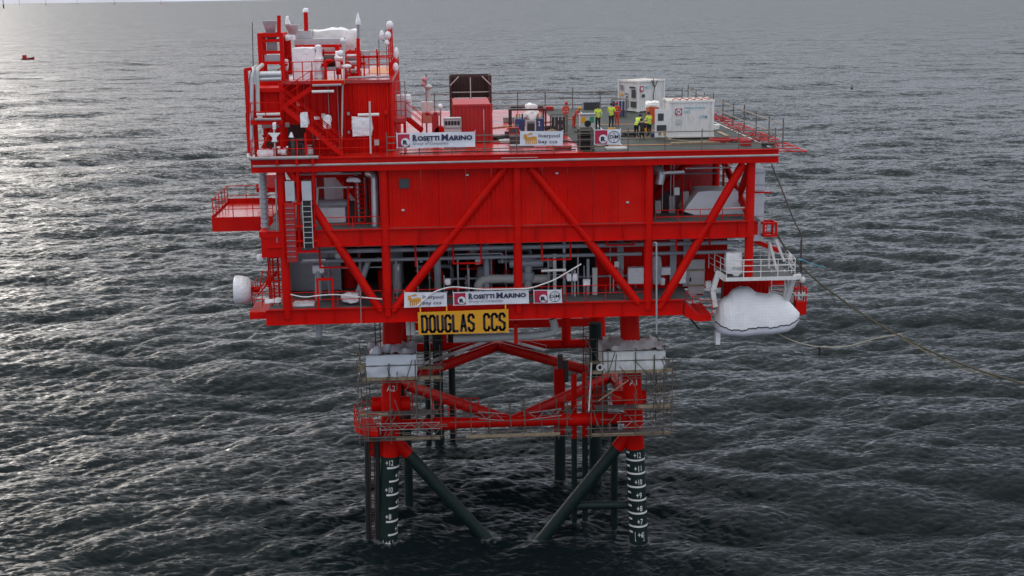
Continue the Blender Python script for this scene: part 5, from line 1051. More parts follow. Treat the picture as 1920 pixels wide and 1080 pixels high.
mk('cage', MB().cage((19.3,2.5,18.07)[0], (19.93,2.5,18.05)[0], 2.5, 3.1, (19.63,2.5,16.93)[2], (19.57,2.5,18.81)[2], .09).bx(19.31,19.9,2.45,3.05,16.94,17.85), RED, o); mk('post', MB().tb((19.59,2.5,18.06), (19.46,2.5,22.16), .05, 8), DARKC, o); mk('globe', MB().sph((19.63,2.4,19.39), .2, (1,1,1.2)), WHITE, o)
mk('cage_ring', MB().bx(19.11,20,2.4,3.2,18.27,18.39), LGREY, o)
solo('floodlight', MB().sph((18.66,2.4,21.02), .22, (.8,.8,1.4)).tb((18.66,2.4,20.87), (18.76,2.4,20.27), .05, 6), WHITE, 'white globe light on a stalk above the right end of the davit', 'light')
# lifeboat hull under its wrap: stations along the length, from stern (left) to bow (right)
LB = thing('lifeboat', 'large lifeboat wrapped in white scrim sheeting with a dark rope round the hull', 'lifeboat', (16.5,2,15.82))
st = [(13.38,17.23,16.49,16.93,0.12),(13.60,18.19,16.19,16.82,0.55),(13.89,18.49,16.00,16.67,0.80),(14.26,18.71,15.93,16.56,0.95),(14.62,19.16,15.89,16.52,0.93),(15.14,19.27,15.86,16.56,1.16),(15.65,19.23,15.86,16.64,1.02),(16.09,18.90,15.89,16.67,0.97),(16.93,18.75,15.93,16.67,1.06),(17.63,18.67,15.97,16.71,0.90),(18.29,18.27,16.08,16.75,0.72),(18.80,17.78,16.34,16.86,0.45),(19.17,17.38,16.78,17.08,0.08)]   # station X, ridge, keel and gunwale heights, half width
YC = 1.3
st2 = []
for i in range(len(st)-1):
    for k in range(4): st2.append(tuple(a+(b-a)*k/4 for a, b in zip(st[i], st[i+1])))
st2.append(st[-1])
cov = MB(); hul = MB(); rope = []; nk = 27; vs = []; vh = []
SX = [st[0][0], st[-1][0]]
for i, (X, zt, zb, zg, hw) in enumerate(st2):
    w = hw*1.1
    for k in range(nk):
        a = math.pi*k/(nk-1); c_, s_ = math.cos(a), max(0.0, math.sin(a)); cc = math.copysign(abs(c_)**.8, c_)
        fold = (.5-abs(noise.noise(Vector((X*.8,k*.07,3.3))))*2)*.07 + (.5-abs(noise.noise(Vector((X*3.1,k*.22,8.1))))*2)*.05
        fold *= min(1, hw*1.4)*s_**.5
        vs.append((X+fold*.3, YC-(w+fold)*cc, zg+(zt-zg)*s_**1.05+fold*s_)); vh.append((X, YC-w*c_*.98, zg+.02-(zg-zb)*s_**.6))
    rope.append(Vector((X, YC-w-.02, zg+.03*math.sin(i*.9)+.03*math.sin(i*2.3))))
n = len(st2); f = [(i*nk+k, (i+1)*nk+k, (i+1)*nk+k+1, i*nk+k+1) for i in range(n-1) for k in range(nk-1)]
cov.add(vs, f+[tuple(range(nk)), tuple(range((n-1)*nk+nk-1,(n-1)*nk-1,-1))]); hul.add(vh, [tuple(reversed(x)) for x in f]+[tuple(range(nk-1,-1,-1)), tuple(range((n-1)*nk,(n-1)*nk+nk))])
mk('sheet_cover', cov, BOATWRAP, LB); mk('hull', hul, mat('hull_wrap',(.74,.74,.79),.4,var=.08), LB); mk('lashing_rope', MB().ring(rope, .035, 6), BLACK, LB); mk('stern_skeg', MB().bx(SX[0]+.05,SX[0]+.35,YC-.3,YC+.3,15.35,16.2), WRAP, LB)
for x in (SX[0]+.5, SX[1]-.9): mk('fall_wire', MB().tb((x,YC,17.6),(x,YC,20.2),.03,6), DGREY, LB)

# ---------------------------------------------------------------- scaffolds on the jacket
def scaffold(label, xs, ys, zlo, zhi, levels, seed, boards, brace=10, deep=None):
    rr = random.Random(seed); o = thing('scaffold', label, 'scaffold', (xs[0],ys[0],zlo))
    for x in xs:
        for y in ys: mk('standard', MB().tb((x,y,zlo+rr.uniform(-.3,.3)), (x,y,zhi+rr.uniform(-.4,.5)), .034, 6), TUBE, o)
    for z in levels:
        for y in ys: mk('ledger', MB().tb((xs[0]-.4,y-.04,z), (xs[-1]+.4,y-.04,z+.02), .032, 6), TUBE, o)
        for x in xs[::2]: mk('transom', MB().tb((x+.04,ys[0]-.3,z+.06), (x+.04,ys[-1]+.3,z+.06), .032, 6), TUBE, o)
    for i in range(brace):
        a = (rr.uniform(xs[0],xs[-1]), ys[0]-.08, rr.uniform(zlo,zhi-1)); mk('bracing_tube', MB().tb(a, (a[0]+rr.uniform(-1.3,1.3), ys[0]-.08, a[2]+rr.uniform(.6,1.6)), .03, 5), TUBE, o)
    for x0, x1, y0, y1, z in boards:
        k = max(1, int((y1-y0)/.23))
        for i in range(k): mk('board', MB().bx(x0+rr.uniform(-.15,.15), x1+rr.uniform(-.15,.15), y0+i*.235, y0+i*.235+.225, z, z+.045), TIMBER, o)
        mk('toe_board', MB().bx(x0,x1,y0-.05,y0-.005,z+.02,z+.24), TIMBER, o)
    return o
ZA = (-8.64,3.6,12.77)[2]
S2 = scaffold('tube scaffold hung around leg A2 carrying the bluish white sheeting', [-11.0,-10.4,-8.8,-7.0,-6.0,-5.3], [3.3,6.8], 8.4, 14.2, [8.7,9.5,10.3,ZA-.1,ZA+1.1,ZA+1.9], 3, [(-10.6,-5.2,3.4,4.4,ZA),(-10.6,-5.2,6.0,6.8,ZA),(-8.5,-5.4,3.5,4.4,8.35),(-10.9,-9.0,3.4,4.0,10.2)], 12)
S1 = scaffold('dense tube scaffold around leg A1 carrying the dirty white sheeting', [5.2,6.0,8.3,9.6,10.3,10.9], [3.3,6.8], 8.1, 14.2, [8.4,8.9,10.2,10.9,ZA-.1,ZA+1.0,ZA+1.7], 5, [(5.3,10.9,3.4,4.4,ZA+.05),(5.3,10.9,6.0,6.8,ZA+.05),(5.3,10.9,3.4,4.1,8.25),(8.4,10.9,3.4,4.1,10.25)], 14)
rr = random.Random(77)
for i in range(44):
    p = Vector((rr.uniform(9.3,10.9), rr.uniform(3.4,5.4), rr.uniform(8.6,12.2))); v = Vector((rr.uniform(-.6,.6), rr.uniform(-.5,.5), rr.choice((.1,.9,-.9,1.3)))); mk('bracing_tube', MB().tb(p, p+v, .032, 5), TUBE, S1)
for p, q in (((7.0,3.25,8.9),(9.7,3.25,8.9)),((9.4,3.25,10.9),(10.9,3.25,10.9))): mk('lattice_beam', MB().lattice(p, q), STEEL, S1)
mk('lattice_beam', MB().lattice((-9.6,3.25,9.25),(-5.4,3.25,9.25)), STEEL, S2)
mk('raking_tube', MB().tb((5.68,3.1,10.96), (7.77,3.1,12.4), .05, 6), TIMBER, S1)
SM = scaffold('long low tube scaffold slung along the front jacket brace between the legs', [-4.3,-3.2,-1.9,-.4,.6,1.8,3.0,3.6], [4.4,6.3], 8.0, 10.3, [8.05,8.5,9.3], 11, [(-3.6,3.1,4.4,5.0,8.1)], 3)
for p, q in (((-2.7,4.3,9.55),(-.9,4.3,9.35)),((.9,4.3,9.35),(3.2,4.3,9.6))): mk('lattice_beam', MB().lattice(p, q, .5), STEEL, SM)
def tent(label, x0, x1, y0, y1, z0, z1, m, seed, scallop):
    o = thing('scaffold_sheeting', label, 'sheeting', ((x0+x1)/2,y0,z0)); k = 26
    def side(f, nm):
        g = MB(); vs = []; nz = 7
        for j in range(nz+1):
            for i in range(k+1):
                u, v = i/k, j/nz; x, y = f(u); z = z0+(z1-z0)*v
                if j == 0: z += scallop*abs(math.sin(u*math.pi*3.2))
                if j == nz: z += .18*noise.noise(Vector((u*5,seed,0)))+.1
                b = .17*noise.noise(Vector((x*1.7,y*1.7,z*1.7+seed)))
                vs.append((x+b*.4, y+b-.12*math.sin(v*math.pi), z))
        g.add(vs, [(j*(k+1)+i, j*(k+1)+i+1, (j+1)*(k+1)+i+1, (j+1)*(k+1)+i) for j in range(nz) for i in range(k)]); mk(nm, g, m, o)
    side(lambda u: (x0+(x1-x0)*u, y0), 'front_sheet'); side(lambda u: (x0, y1+(y0-y1)*u), 'side_sheet'); side(lambda u: (x1, y0+(y1-y0)*u), 'side_sheet'); side(lambda u: (x1+(x0-x1)*u, y1), 'back_sheet')
    g = MB(); vs = []
    for j in range(7):
        for i in range(19):
            u, v = i/18, j/6; x, y = x0+(x1-x0)*u, y0+(y1-y0)*v; d = min(u,1-u,v,1-v); vs.append((x, y, z1+.1+.5*d*2+.5*noise.noise(Vector((x*1.5,y*1.5,seed)))))
    g.add(vs, [(j*19+i, j*19+i+1, (j+1)*19+i+1, (j+1)*19+i) for j in range(6) for i in range(18)]); mk('top_sheet', g, m, o); return o
tent('bluish white sheeting tent wrapped round leg A2 under the cellar deck', (-10.36,3.4,13.72)[0], (-6.91,3.4,13.62)[0], 3.45, 6.7, (-8.63,3.4,12.94)[2], (-8.57,3.4,14.54)[2], SHEETB, 4, .08)
tent('dirty white sheeting tent with scalloped hem wrapped round leg A1', (6.08,3.4,13.25)[0], (10.39,3.4,13.13)[0], 3.45, 6.7, (8.25,3.4,12.8)[2], (8.24,3.4,14.34)[2], SHEET, 9, .32)
solo('draped_sheet', wrapmesh(6.38,7.77,6.5,6.65,13.39,14.73, seed=3, rnd=.1, amp=.08), SHEET, 'torn grey sheet hanging behind the left side of the right tent', 'sheet')
o = solo('lifebuoy', MB().torus((5.8,3.2,13.35), .2, .07, 'Y'), WHITE, 'small white lifebuoy hung left of the right sheeting tent', 'lifebuoy')
solo('hazard_tape', MB().pp([(5.2,3.2,13.72),(5.13,3.2,12.18),(5.02,3.2,10.24)], .05, 6), WROPE, 'white rope hanging down beside the right scaffold', 'rope')
o = thing('tool_bags', 'brown bag tied to the left side of the left scaffold', 'bag', (-10.66,3.4,13.54)); mk('bag', wrapmesh(-10.82,-10.42,3.2,3.6,13.52,14.01, n=6, rnd=.5), TIMBER, o)

# ---------------------------------------------------------------- ropes and hose on the right
HAWSER = mat('wet_hawser', (0.085, 0.072, 0.045), 0.9, var=0.3, scale=6)
def catenary(pts, n=10):
    pts = [Vector(p) for p in pts]; out = []
    for i in range(len(pts)-1):
        p0, p1, p2, p3 = pts[max(i-1,0)], pts[i], pts[i+1], pts[min(i+2,len(pts)-1)]
        for k in range(n):
            t = k/n; out.append(.5*((2*p1)+(p2-p0)*t+(2*p0-5*p1+4*p2-p3)*t*t+(3*p1-p0-3*p2+p3)*t**3))
    out.append(pts[-1]); return out
solo('mooring_hawser', MB().ring(catenary([(17.8,3,22.7),(18.76,2.5,21.14),(20.39,1.8,19.5),(22.41,1,17.96),(24.04,0.2,16.88),(25.49,-1,16.08),(27.32,-3,15.35),(28.83,-5.5,15.03),(30.6,-9,14.95),(32.32,-14,15)]), .065, 8), HAWSER, 'thick brown hawser running from the right corner far out over the water', 'rope')
solo('mooring_line', MB().ring(catenary([(25.42,-1.2,16.06),(26.64,-2.9,15.45),(27.99,-5,14.99),(29.6,-7,14.88)]), .035, 6), ROPE, 'thinner line tied below the thick brown hawser', 'rope')
solo('messenger_rope', MB().ring(catenary([(17.79,2,15.82),(18.97,1.5,15.31),(20.51,1,15.02),(22.38,0.5,15.14),(24.02,0,15.75),(25.55,-1,16.3)]), .04, 6), mat('pale_rope',(.4,.36,.28),.9), 'pale sagging rope from under the lifeboat to the thick hawser', 'rope')
solo('rope_tail', MB().ring(catenary([(20.54,1,15.02),(20.59,1,14.72),(20.57,1,14.38)]), .07, 6), BLACK, 'short dark rope tail hanging from the pale sagging rope', 'rope')
solo('guy_cable', MB().ring(catenary([(16.91,1,27.56),(17.77,1.2,25.67),(18.69,1.6,23.68),(19.28,1.9,22.6),(19.45,2.2,21.11),(19.57,2.4,19.21)],6), .05, 6), TUBE, 'dark cable dropping from the right end of the roof girder to the lamp post', 'cable')
solo('tag_line', MB().ring(catenary([(19.34,2.2,20.93),(20.04,2,20.62),(21.02,1.8,20.34)]), .035, 6).sph((19.35,2.2,20.85), .14, (1.2,1,.6)), CYAN, 'blue rope knot with a loose tail on the hawser near the corner', 'rope')
# ---------------------------------------------------------------- far things on the water
o = thing('red_workboat', 'small red boat with white wheelhouse far off on the left', 'boat', (-290.19,871.37,0))
bx_, by_ = (-290.19,871.37,0)[0], (-290.19,871.37,0)[1]
st = [(-4.2,1.2,.9),(-3,1.6,1.0),(0,1.7,1.1),(3,1.3,1.5),(4.6,.1,2.0)]; vs = []
for x, w, h in st: vs += [(bx_+x,by_-w,h),(bx_+x,by_-w*.6,-.4),(bx_+x,by_+w*.6,-.4),(bx_+x,by_+w,h)]
mk('hull', MB().add(vs, [(i*4+k,i*4+4+k,i*4+5+k,i*4+1+k) for i in range(4) for k in range(3)]+[(i*4+3,i*4+7,i*4+4,i*4) for i in range(4)]+[(0,1,2,3),(19,18,17,16)]), CRED, o)
mk('wheelhouse', MB().bx(bx_-3.2,bx_-.8,by_-1,by_+1,1.0,3.0).bx(bx_-3.3,bx_-.7,by_-1.1,by_+1.1,3.0,3.2), CRED, o); mk('white_canopy', MB().bx(bx_+.2,bx_+2.0,by_-1,by_+1,1.1,2.0), WHITE, o)
p = (162.05,453.44,0); solo('marker_buoy', MB().tb((p[0],p[1],-.5),(p[0],p[1],.5),.55,12).tb((p[0],p[1],.5),(p[0],p[1],1.8),.25,10,r2=.15), DGREY, 'tiny dark marker buoy far off on the right', 'buoy')
def turbine(i, x, y, s, tp, rot):
    o = thing('wind_turbine', 'pale wind turbine on the hazy horizon, %s from the left' % i, 'wind turbine', (x,y,0), 'wind turbines along the horizon')
    mk('tower', MB().tb((x,y,18*s),(x,y,92*s),2.6*s,12,r2=1.6*s), LGREY, o); mk('transition_piece', MB().tb((x,y,-2),(x,y,18*s),3.2*s,12), tp, o); mk('nacelle', MB().bx(x-2*s,x+2*s,y-7*s,y+5*s,91*s,95*s), LGREY, o)
    for k in range(3):
        a = rot+k*2.0944; d = Vector((math.sin(a),0,math.cos(a))); c = Vector((x,y-7*s,93*s)); mk('blade', MB().ring([c, c+d*8*s, c+d*52*s], [1.2*s,1.9*s,.3*s], 6), LGREY, o)
for i, (p, s, tp) in enumerate((((-3165.51,10049.69,0),1.6,DGREY), ((-5100.77,16878.45,0),1.2,LGREY), ((-5550.14,19587.58,0),1.3,DGREY), ((-5315.2,20374.49,0),1.3,DGREY), ((-8346.95,33899.26,0),1.0,LGREY), ((-4381.94,18699.08,0),1.4,DGREY), ((-3641.34,18103.91,0),1.4,mat('orange_foundation',(.6,.16,.04),.6)), ((-4593.55,27195.93,0),1.0,LGREY))):
    turbine(('first','second','third','fourth','fifth','sixth','seventh with orange base','eighth')[i], p[0], p[1], s, tp, .4+i*.7)

# ---------------------------------------------------------------- people
def person(label, loc, face, top, legs, head, pose='stand', helmet=None, vest_back=None, h=1.76):
    o = thing('person', label, 'person', loc); R = Matrix.Rotation(face,3,'Z'); k = h/1.76
    lean = {'stand':0.03,'bend':.75,'crouch':.45,'look':.12}[pose]; sink = {'stand':0,'bend':.06,'crouch':.30,'look':0}[pose]
    # joints in metres, the person facing -Y before turning
    hip = Vector((0,0.02,.93-sink)); spn = hip+Vector((0,-math.sin(lean)*.28,math.cos(lean)*.28)); ch = hip+Vector((0,-math.sin(lean)*.48,math.cos(lean)*.48)); nk_ = hip+Vector((0,-math.sin(lean)*.60,math.cos(lean)*.60))
    hd = nk_+Vector((0,-.05-math.sin(lean)*.10,.09)); hd2 = hd+Vector((0,-.01,.12))
    V = [hip, spn, ch, nk_, hd, hd2]; E = [(0,1),(1,2),(2,3),(3,4),(4,5)]; Rr = [(.165,.125),(.15,.115),(.185,.125),(.065,.065),(.085,.10),(.075,.09)]; part = ['t','t','t','s','h','h']
    for sx in (-1,1):
        b = len(V); kn = hip+Vector((sx*.11,-.02-(.28 if pose == 'crouch' else .03),-.46+sink*.55)); an = Vector((sx*.13,.06,.09)); toe = Vector((sx*.15,-.13,.05))
        V += [hip+Vector((sx*.10,0,-.06)), kn, an, toe]; Rr += [(.10,.105),(.07,.075),(.055,.055),(.05,.04)]; E += [(0,b),(b,b+1),(b+1,b+2),(b+2,b+3)]; part += ['l','l','l','b']
    for sx in (-1,1):
        b = len(V); sh = ch+Vector((sx*.20,0,.06))
        if pose == 'stand': el = sh+Vector((sx*.07,.03,-.28)); wr = el+Vector((-sx*.02,-.10,-.24))
        elif pose == 'look': el = sh+Vector((sx*.08,-.03,-.27)); wr = el+Vector((-sx*.10,-.22,.02))
        else: el = sh+Vector((sx*.06,-.14,-.24)); wr = el+Vector((-sx*.05,-.16,-.18))
        pm = wr+(wr-el).normalized()*.08
        V += [sh, el, wr, pm]; Rr += [(.075,.075),(.055,.055),(.04,.04),(.04,.025)]; E += [(2,b),(b,b+1),(b+1,b+2),(b+2,b+3)]; part += ['t','t','t','s']
        d = (wr-el).normalized(); sd = Vector((0,1,0)) if abs(d.y) < .8 else Vector((0,0,1)); sd = (sd-d*sd.dot(d)).normalized()
        for q_, (off, ln) in enumerate(((-.03,.07),(-.01,.085),(.012,.08),(.032,.06))):
            f = len(V); V += [pm+sd*off+d*.02, pm+sd*off+d*(.02+ln)+Vector((-sx*.02,0,0))]; Rr += [(.012,.012),(.009,.009)]; E += [(b+3,f),(f,f+1)]; part += ['s','s']
        f = len(V); V += [pm-d*.03+sd*-.055, pm+d*.01+sd*-.075]; Rr += [(.013,.013),(.011,.011)]; E += [(b+3,f),(f,f+1)]; part += ['s','s']
    me = bpy.data.meshes.new('body'); me.from_pydata([tuple(v) for v in V], E, []); t = bpy.data.objects.new('body', me); COL.objects.link(t)
    sk = t.modifiers.new('skin', 'SKIN'); ss = t.modifiers.new('sub', 'SUBSURF'); ss.levels = 1; ss.render_levels = 1
    for i, r in enumerate(Rr): me.skin_vertices[0].data[i].radius = r
    me.skin_vertices[0].data[0].use_root = True
    dg = bpy.context.evaluated_depsgraph_get(); b2 = bpy.data.meshes.new_from_object(t.evaluated_get(dg)); bpy.data.objects.remove(t)
    VA = np.array([tuple(v) for v in V]); EA = np.array(E); mats_ = {'t':0,'l':1,'s':2,'h':2,'b':3}
    for m_ in (top, legs, SKIN, BLACK if legs is not CLOTHR else DGREY): b2.materials.append(m_)
    for pl_ in b2.polygons:
        c = np.array(pl_.center); a, bb = VA[EA[:,0]], VA[EA[:,1]]; ab = bb-a; tt = np.clip(((c-a)*ab).sum(1)/np.maximum((ab*ab).sum(1),1e-9),0,1)
        dd = np.linalg.norm(a+ab*tt[:,None]-c,axis=1); e_ = int(dd.argmin()); pl_.material_index = mats_[part[E[e_][1] if tt[e_] > .35 else E[e_][0]]]; pl_.use_smooth = True
        if c[2] > hip.z+.02 and pl_.material_index == 1: pl_.material_index = 0
    for v in b2.vertices: v.co = R@(v.co*k)
    bo = bpy.data.objects.new('body', b2); COL.objects.link(bo); bo.parent = o; WL[bo.name] = Vector(loc)
    def local(mb): mb.v = [tuple(Vector(loc)+R@(Vector(v)*k)) for v in mb.v]; return mb
    hc = (hd+hd2)/2
    mk('face', local(MB().sph(hc+Vector((0,-.105,-.01)), .018, (.8,1,1.3), 6, 4).sph(hc+Vector((-.035,-.095,.03)), .012, n=6, m=4).sph(hc+Vector((.035,-.095,.03)), .012, n=6, m=4).sph(hc+Vector((0,-.1,-.055)), .018, (1.3,.4,.4), 6, 4)), SKIN, o)
    if helmet: mk('helmet', local(MB().sph(hc+Vector((0,0,.06)), .135, (1,1.15,.85), 12, 8).tb(hc+Vector((0,-.03,.045)), hc+Vector((0,-.03,.06)), .16, 14)), helmet, o)
    else: mk('hair', local(MB().sph(hc+Vector((0,.025,.045)), .115, (1,1.1,1), 10, 6)), head, o)
    if top is not CLOTHD:
        m_ = MB(); a, q_ = hip.lerp(ch,.35), hip.lerp(ch,.75)
        for c in (a, q_): m_.torus(c, .172, .016, 'Z', 16, 5)
        mk('reflective_band', local(m_), LGREY, o)
    if vest_back: mk('back_print', local(MB().bx(-.1,.1,.135+.0,.14,ch.z-.05,ch.z).bx(-.08,.08,.135,.14,ch.z-.12,ch.z-.08)), BANNER, o)
    return o
HAIR = mat('dark_hair', (.015,.012,.01), .7)
person('person in orange red overalls and red helmet standing apart near the blue tank', (4.84,17.56,28.76), .4, CLOTHR, CLOTHR, HAIR, 'stand', CRED)
person('person in orange overalls bending forward beside the control cabinet', (5.28,15.75,28.76), .9, CLOTHR, CLOTHR, HAIR, 'bend', AMBER)
person('person in yellow hi-vis jacket and dark trousers nearest the control cabinet, back turned', (6.93,14.17,28.76), 3.3, HIVIS, CLOTHD, HAIR, 'stand')
person('person in yellow hi-vis jacket beside the one in orange overalls, back turned', (8.07,15.21,28.76), 2.7, HIVIS, CLOTHD, HAIR, 'look', h=1.82)
person('person in orange red overalls and red helmet facing the hi-vis worker', (8.72,16.81,28.76), -.7, CLOTHR, CLOTHR, HAIR, 'stand', CRED)
person('person in black jacket leaning over in the middle of the group of three', (9.12,6.46,28.76), 3.2, CLOTHD, CLOTHD, HAIR, 'crouch')
person('person in yellow hi-vis jacket on the left of the crouching group', (8.97,8.3,28.76), 2.4, HIVIS, CLOTHD, HAIR, 'bend')
person('person in yellow hi-vis jacket on the right of the crouching group', (9.92,8.5,28.76), -2.6, HIVIS, CLOTHD, HAIR, 'look', h=1.7)

# ---------------------------------------------------------------- small plant: pipework, trays, fittings and stiffeners
rr = random.Random(21)
for x in [-14.0+i*1.9 for i in range(17)]:
    if min(abs(x-c_) for c_ in CX) < .5: continue
    mk('girder_stiffener', MB().bx(x-.012,x+.012,-.24,-.115,22.99,23.96), RED, T)
    if x < 10.5: mk('girder_stiffener', MB().bx(x-.012,x+.012,-.24,-.115,17.86,18.76), RED, T)
for x in (-12.0,-5.4,3.9,6.7,12.1): mk('splice_plate', MB().bx(x-.22,x+.22,-.126,-.113,23.15,23.8), RED, T)
mk('cable_tray', MB().bx(-14.6,14.6,1.35,1.75,23.02,23.06).bx(-14.6,14.6,1.33,1.36,23.02,23.14), STEEL, T); mk('cable_tray', MB().bx(-14.6,8.2,2.4,3.0,22.05,22.09).bx(-14.6,8.2,2.38,2.41,22.05,22.2), STEEL, T)
for i in range(26):                                   # vertical runs
    x = rr.uniform(-14.3,8.2); y = rr.uniform(1.4,5.5); z1_ = rr.uniform(20.2,23.0); r = rr.choice((.03,.04,.05,.08,.11))
    m_ = rr.choice((STEEL,PIPE,PIPE,LGREY,RED,SILVER)); o = mk('vertical_pipe', MB().tb((x,y,ZC), (x,y,z1_), r, 8), m_, T)
    if i % 2 == 0: mk('flange', MB().tb((x,y,ZC+.9), (x,y,ZC+1.0), r*2.1+.02, 12), m_, o)
    if i % 3 == 0: mk('hand_wheel', MB().torus((x,y-.2,ZC+1.35), .17, .025, 'Y', 14, 5).tb((x,y-.2,ZC+1.35),(x,y,ZC+1.35),.025,6), RED, o)
for i in range(16):                                   # horizontal runs
    x = rr.uniform(-14.2,5.0); l = rr.uniform(1.5,4.5); y = rr.uniform(1.6,6.5); z = rr.uniform(19.3,22.4); r = rr.choice((.04,.06,.09,.14))
    mk('branch_pipe', MB().pp([(x,y,z),(x+l,y,z),(x+l,y+.1,z-rr.uniform(.4,1.2))], r, 10), rr.choice((PIPE,SILVER,PIPE,STEEL,RED)), T)
for i in range(12):
    x = rr.uniform(-13.8,8.0); y = rr.uniform(1.3,4.0); z = rr.uniform(19.6,21.8); w = rr.uniform(.15,.4)
    mk('junction_box', MB().bx(x,x+w,y,y+.18,z,z+w*1.3), rr.choice((LGREY,WHITE,STEEL)), T)
for i in range(7):
    x = rr.uniform(-13,7.5); y = rr.uniform(4,8); h_ = rr.uniform(1.2,2.8); r = rr.uniform(.3,.7)
    mk('vessel', MB().tb((x,y,ZC),(x,y,ZC+h_),r,14).sph((x,y,ZC+h_),r,(1,1,.5)), rr.choice((PIPE,PIPE,SILVER,RED)), T)
for i in range(9):                                    # steelwork inside the cellar deck
    x = -13.5+i*2.6; mk('inner_post', MB().bx(x-.08,x+.08,7.4,7.56,ZC,23.0), RED, T)
for z in (20.4,21.6): mk('inner_beam', MB().bx(-14,8,7.38,7.58,z,z+.2), RED, T)
for i in range(12):                                   # bays at either end of the mid deck
    x = rr.choice((rr.uniform(-14.2,-9.2), rr.uniform(9.4,14.6))); y = rr.uniform(2.0,6.0); r = rr.choice((.03,.05,.09))
    mk('bay_pipe', MB().tb((x,y,24.05),(x,y,rr.uniform(25.5,27.8)),r,8), rr.choice((STEEL,PIPE,RED,SILVER)), T)
for i in range(8):
    x = rr.choice((-14.4,9.3)); y = rr.uniform(1.5,7); z = rr.uniform(26.6,27.7); mk('bay_pipe', MB().tb((x,y,z),(x+rr.uniform(3,5),y,z),rr.choice((.04,.06,.1)),8), rr.choice((STEEL,PIPE,RED,LGREY)), T)
for i in range(5): mk('bay_box', MB().bx(9.6+i*.95,10.0+i*.95,3.5,3.8,24.05,24.9+.3*(i%3)), rr.choice((LGREY,PIPE,CRED)), T)
for x, z in ((-3.2,27.4),(2.6,27.4),(7.2,25.4),(-7.4,25.2)): mk('bulkhead_lamp', MB().bx(x-.09,x+.09,-.12,.0,z-.05,z+.05), LGREY, T)
# module front: conduits, boxes, lamps
for x, z0_, z1_ in ((-10.7,28.8,33.2),(-10.45,29.6,33.2),(-9.0,28.8,32.0),(-8.45,28.8,33.2),(-12.1,30.2,33.2),(-13.2,29.0,31.6),(-11.5,28.8,33.2)): mk('conduit', MB().tb((x,2.12 if x > -11.1 else 2.42,z0_),(x,2.12 if x > -11.1 else 2.42,z1_),.028,6), rr.choice((STEEL,RED)), M)
for x, z, w in ((-10.9,31.2,.16),(-10.9,30.0,.14),(-8.5,31.2,.25),(-9.2,29.2,.3),(-12.6,31.0,.25),(-13.0,29.6,.3),(-14.2,31.8,.2)): mk('wall_box', MB().bx(x,x+w,1.98 if x > -11.1 else 2.3,2.18 if x > -11.1 else 2.5,z,z+w*1.2), rr.choice((LGREY,WHITE,STEEL,RED)), M)
for i in range(9):
    x = rr.uniform(-16.4,-12.5); y = rr.uniform(.6,1.8); h_ = rr.uniform(.5,1.6); mk('small_pipe', MB().pp([(x,y,28.76),(x,y,28.76+h_),(x+rr.uniform(-.5,.6),y,28.76+h_)], rr.choice((.03,.05,.08)), 7), rr.choice((STEEL,RED,PIPE,DGREY)), M)
for i in range(10):
    x = rr.uniform(-16.3,-9.0); y = rr.uniform(4,9); h_ = rr.uniform(.6,2.0); mk('roof_pipe', MB().pp([(x,y,RZ),(x,y,RZ+h_),(x+rr.uniform(-1.0,1.0),y,RZ+h_),(x+rr.uniform(-1.0,1.0),y+.5,RZ+h_*.6)], rr.choice((.04,.06,.1)), 7), rr.choice((STEEL,RED,SILVER,RED)), M)
for i in range(6): mk('red_frame', MB().bx(-13.6+i*.9,-13.5+i*.9,6.6,6.7,RZ,RZ+1.4+.4*(i%2)).bx(-13.6+i*.9,-12.7+i*.9,6.6,6.7,RZ+1.2,RZ+1.3), RED, M)
mk('whip_antenna', MB().tb((-9.0,9,RZ),(-9.0,9,RZ+2.4),.025,5), DGREY, M); mk('whip_antenna', MB().tb((-8.6,12,RZ),(-8.6,12,RZ+3),.025,5), DGREY, M)
# extra tubes knotted into the leg scaffolds
for S_, xa, xb in ((S2,-11.0,-5.2),(S1,5.2,10.9)):
    for i in range(26):
        p = Vector((rr.uniform(xa,xb), rr.choice((3.22,3.3,6.9)), rr.uniform(8.3,12.6)))
        v = rr.choice((Vector((rr.uniform(.8,2.0),0,0)), Vector((0,0,rr.uniform(.8,2.2))), Vector((rr.uniform(-1,1),0,rr.uniform(.8,1.6))))); mk('bracing_tube', MB().tb(p, p+v, .03, 5), TUBE, S_)
    for z in (8.4,10.25): mk('deck_mesh', MB().bx(xa+.3,xb-.3,3.4,4.3,z,z+.03), GRATE, S_)
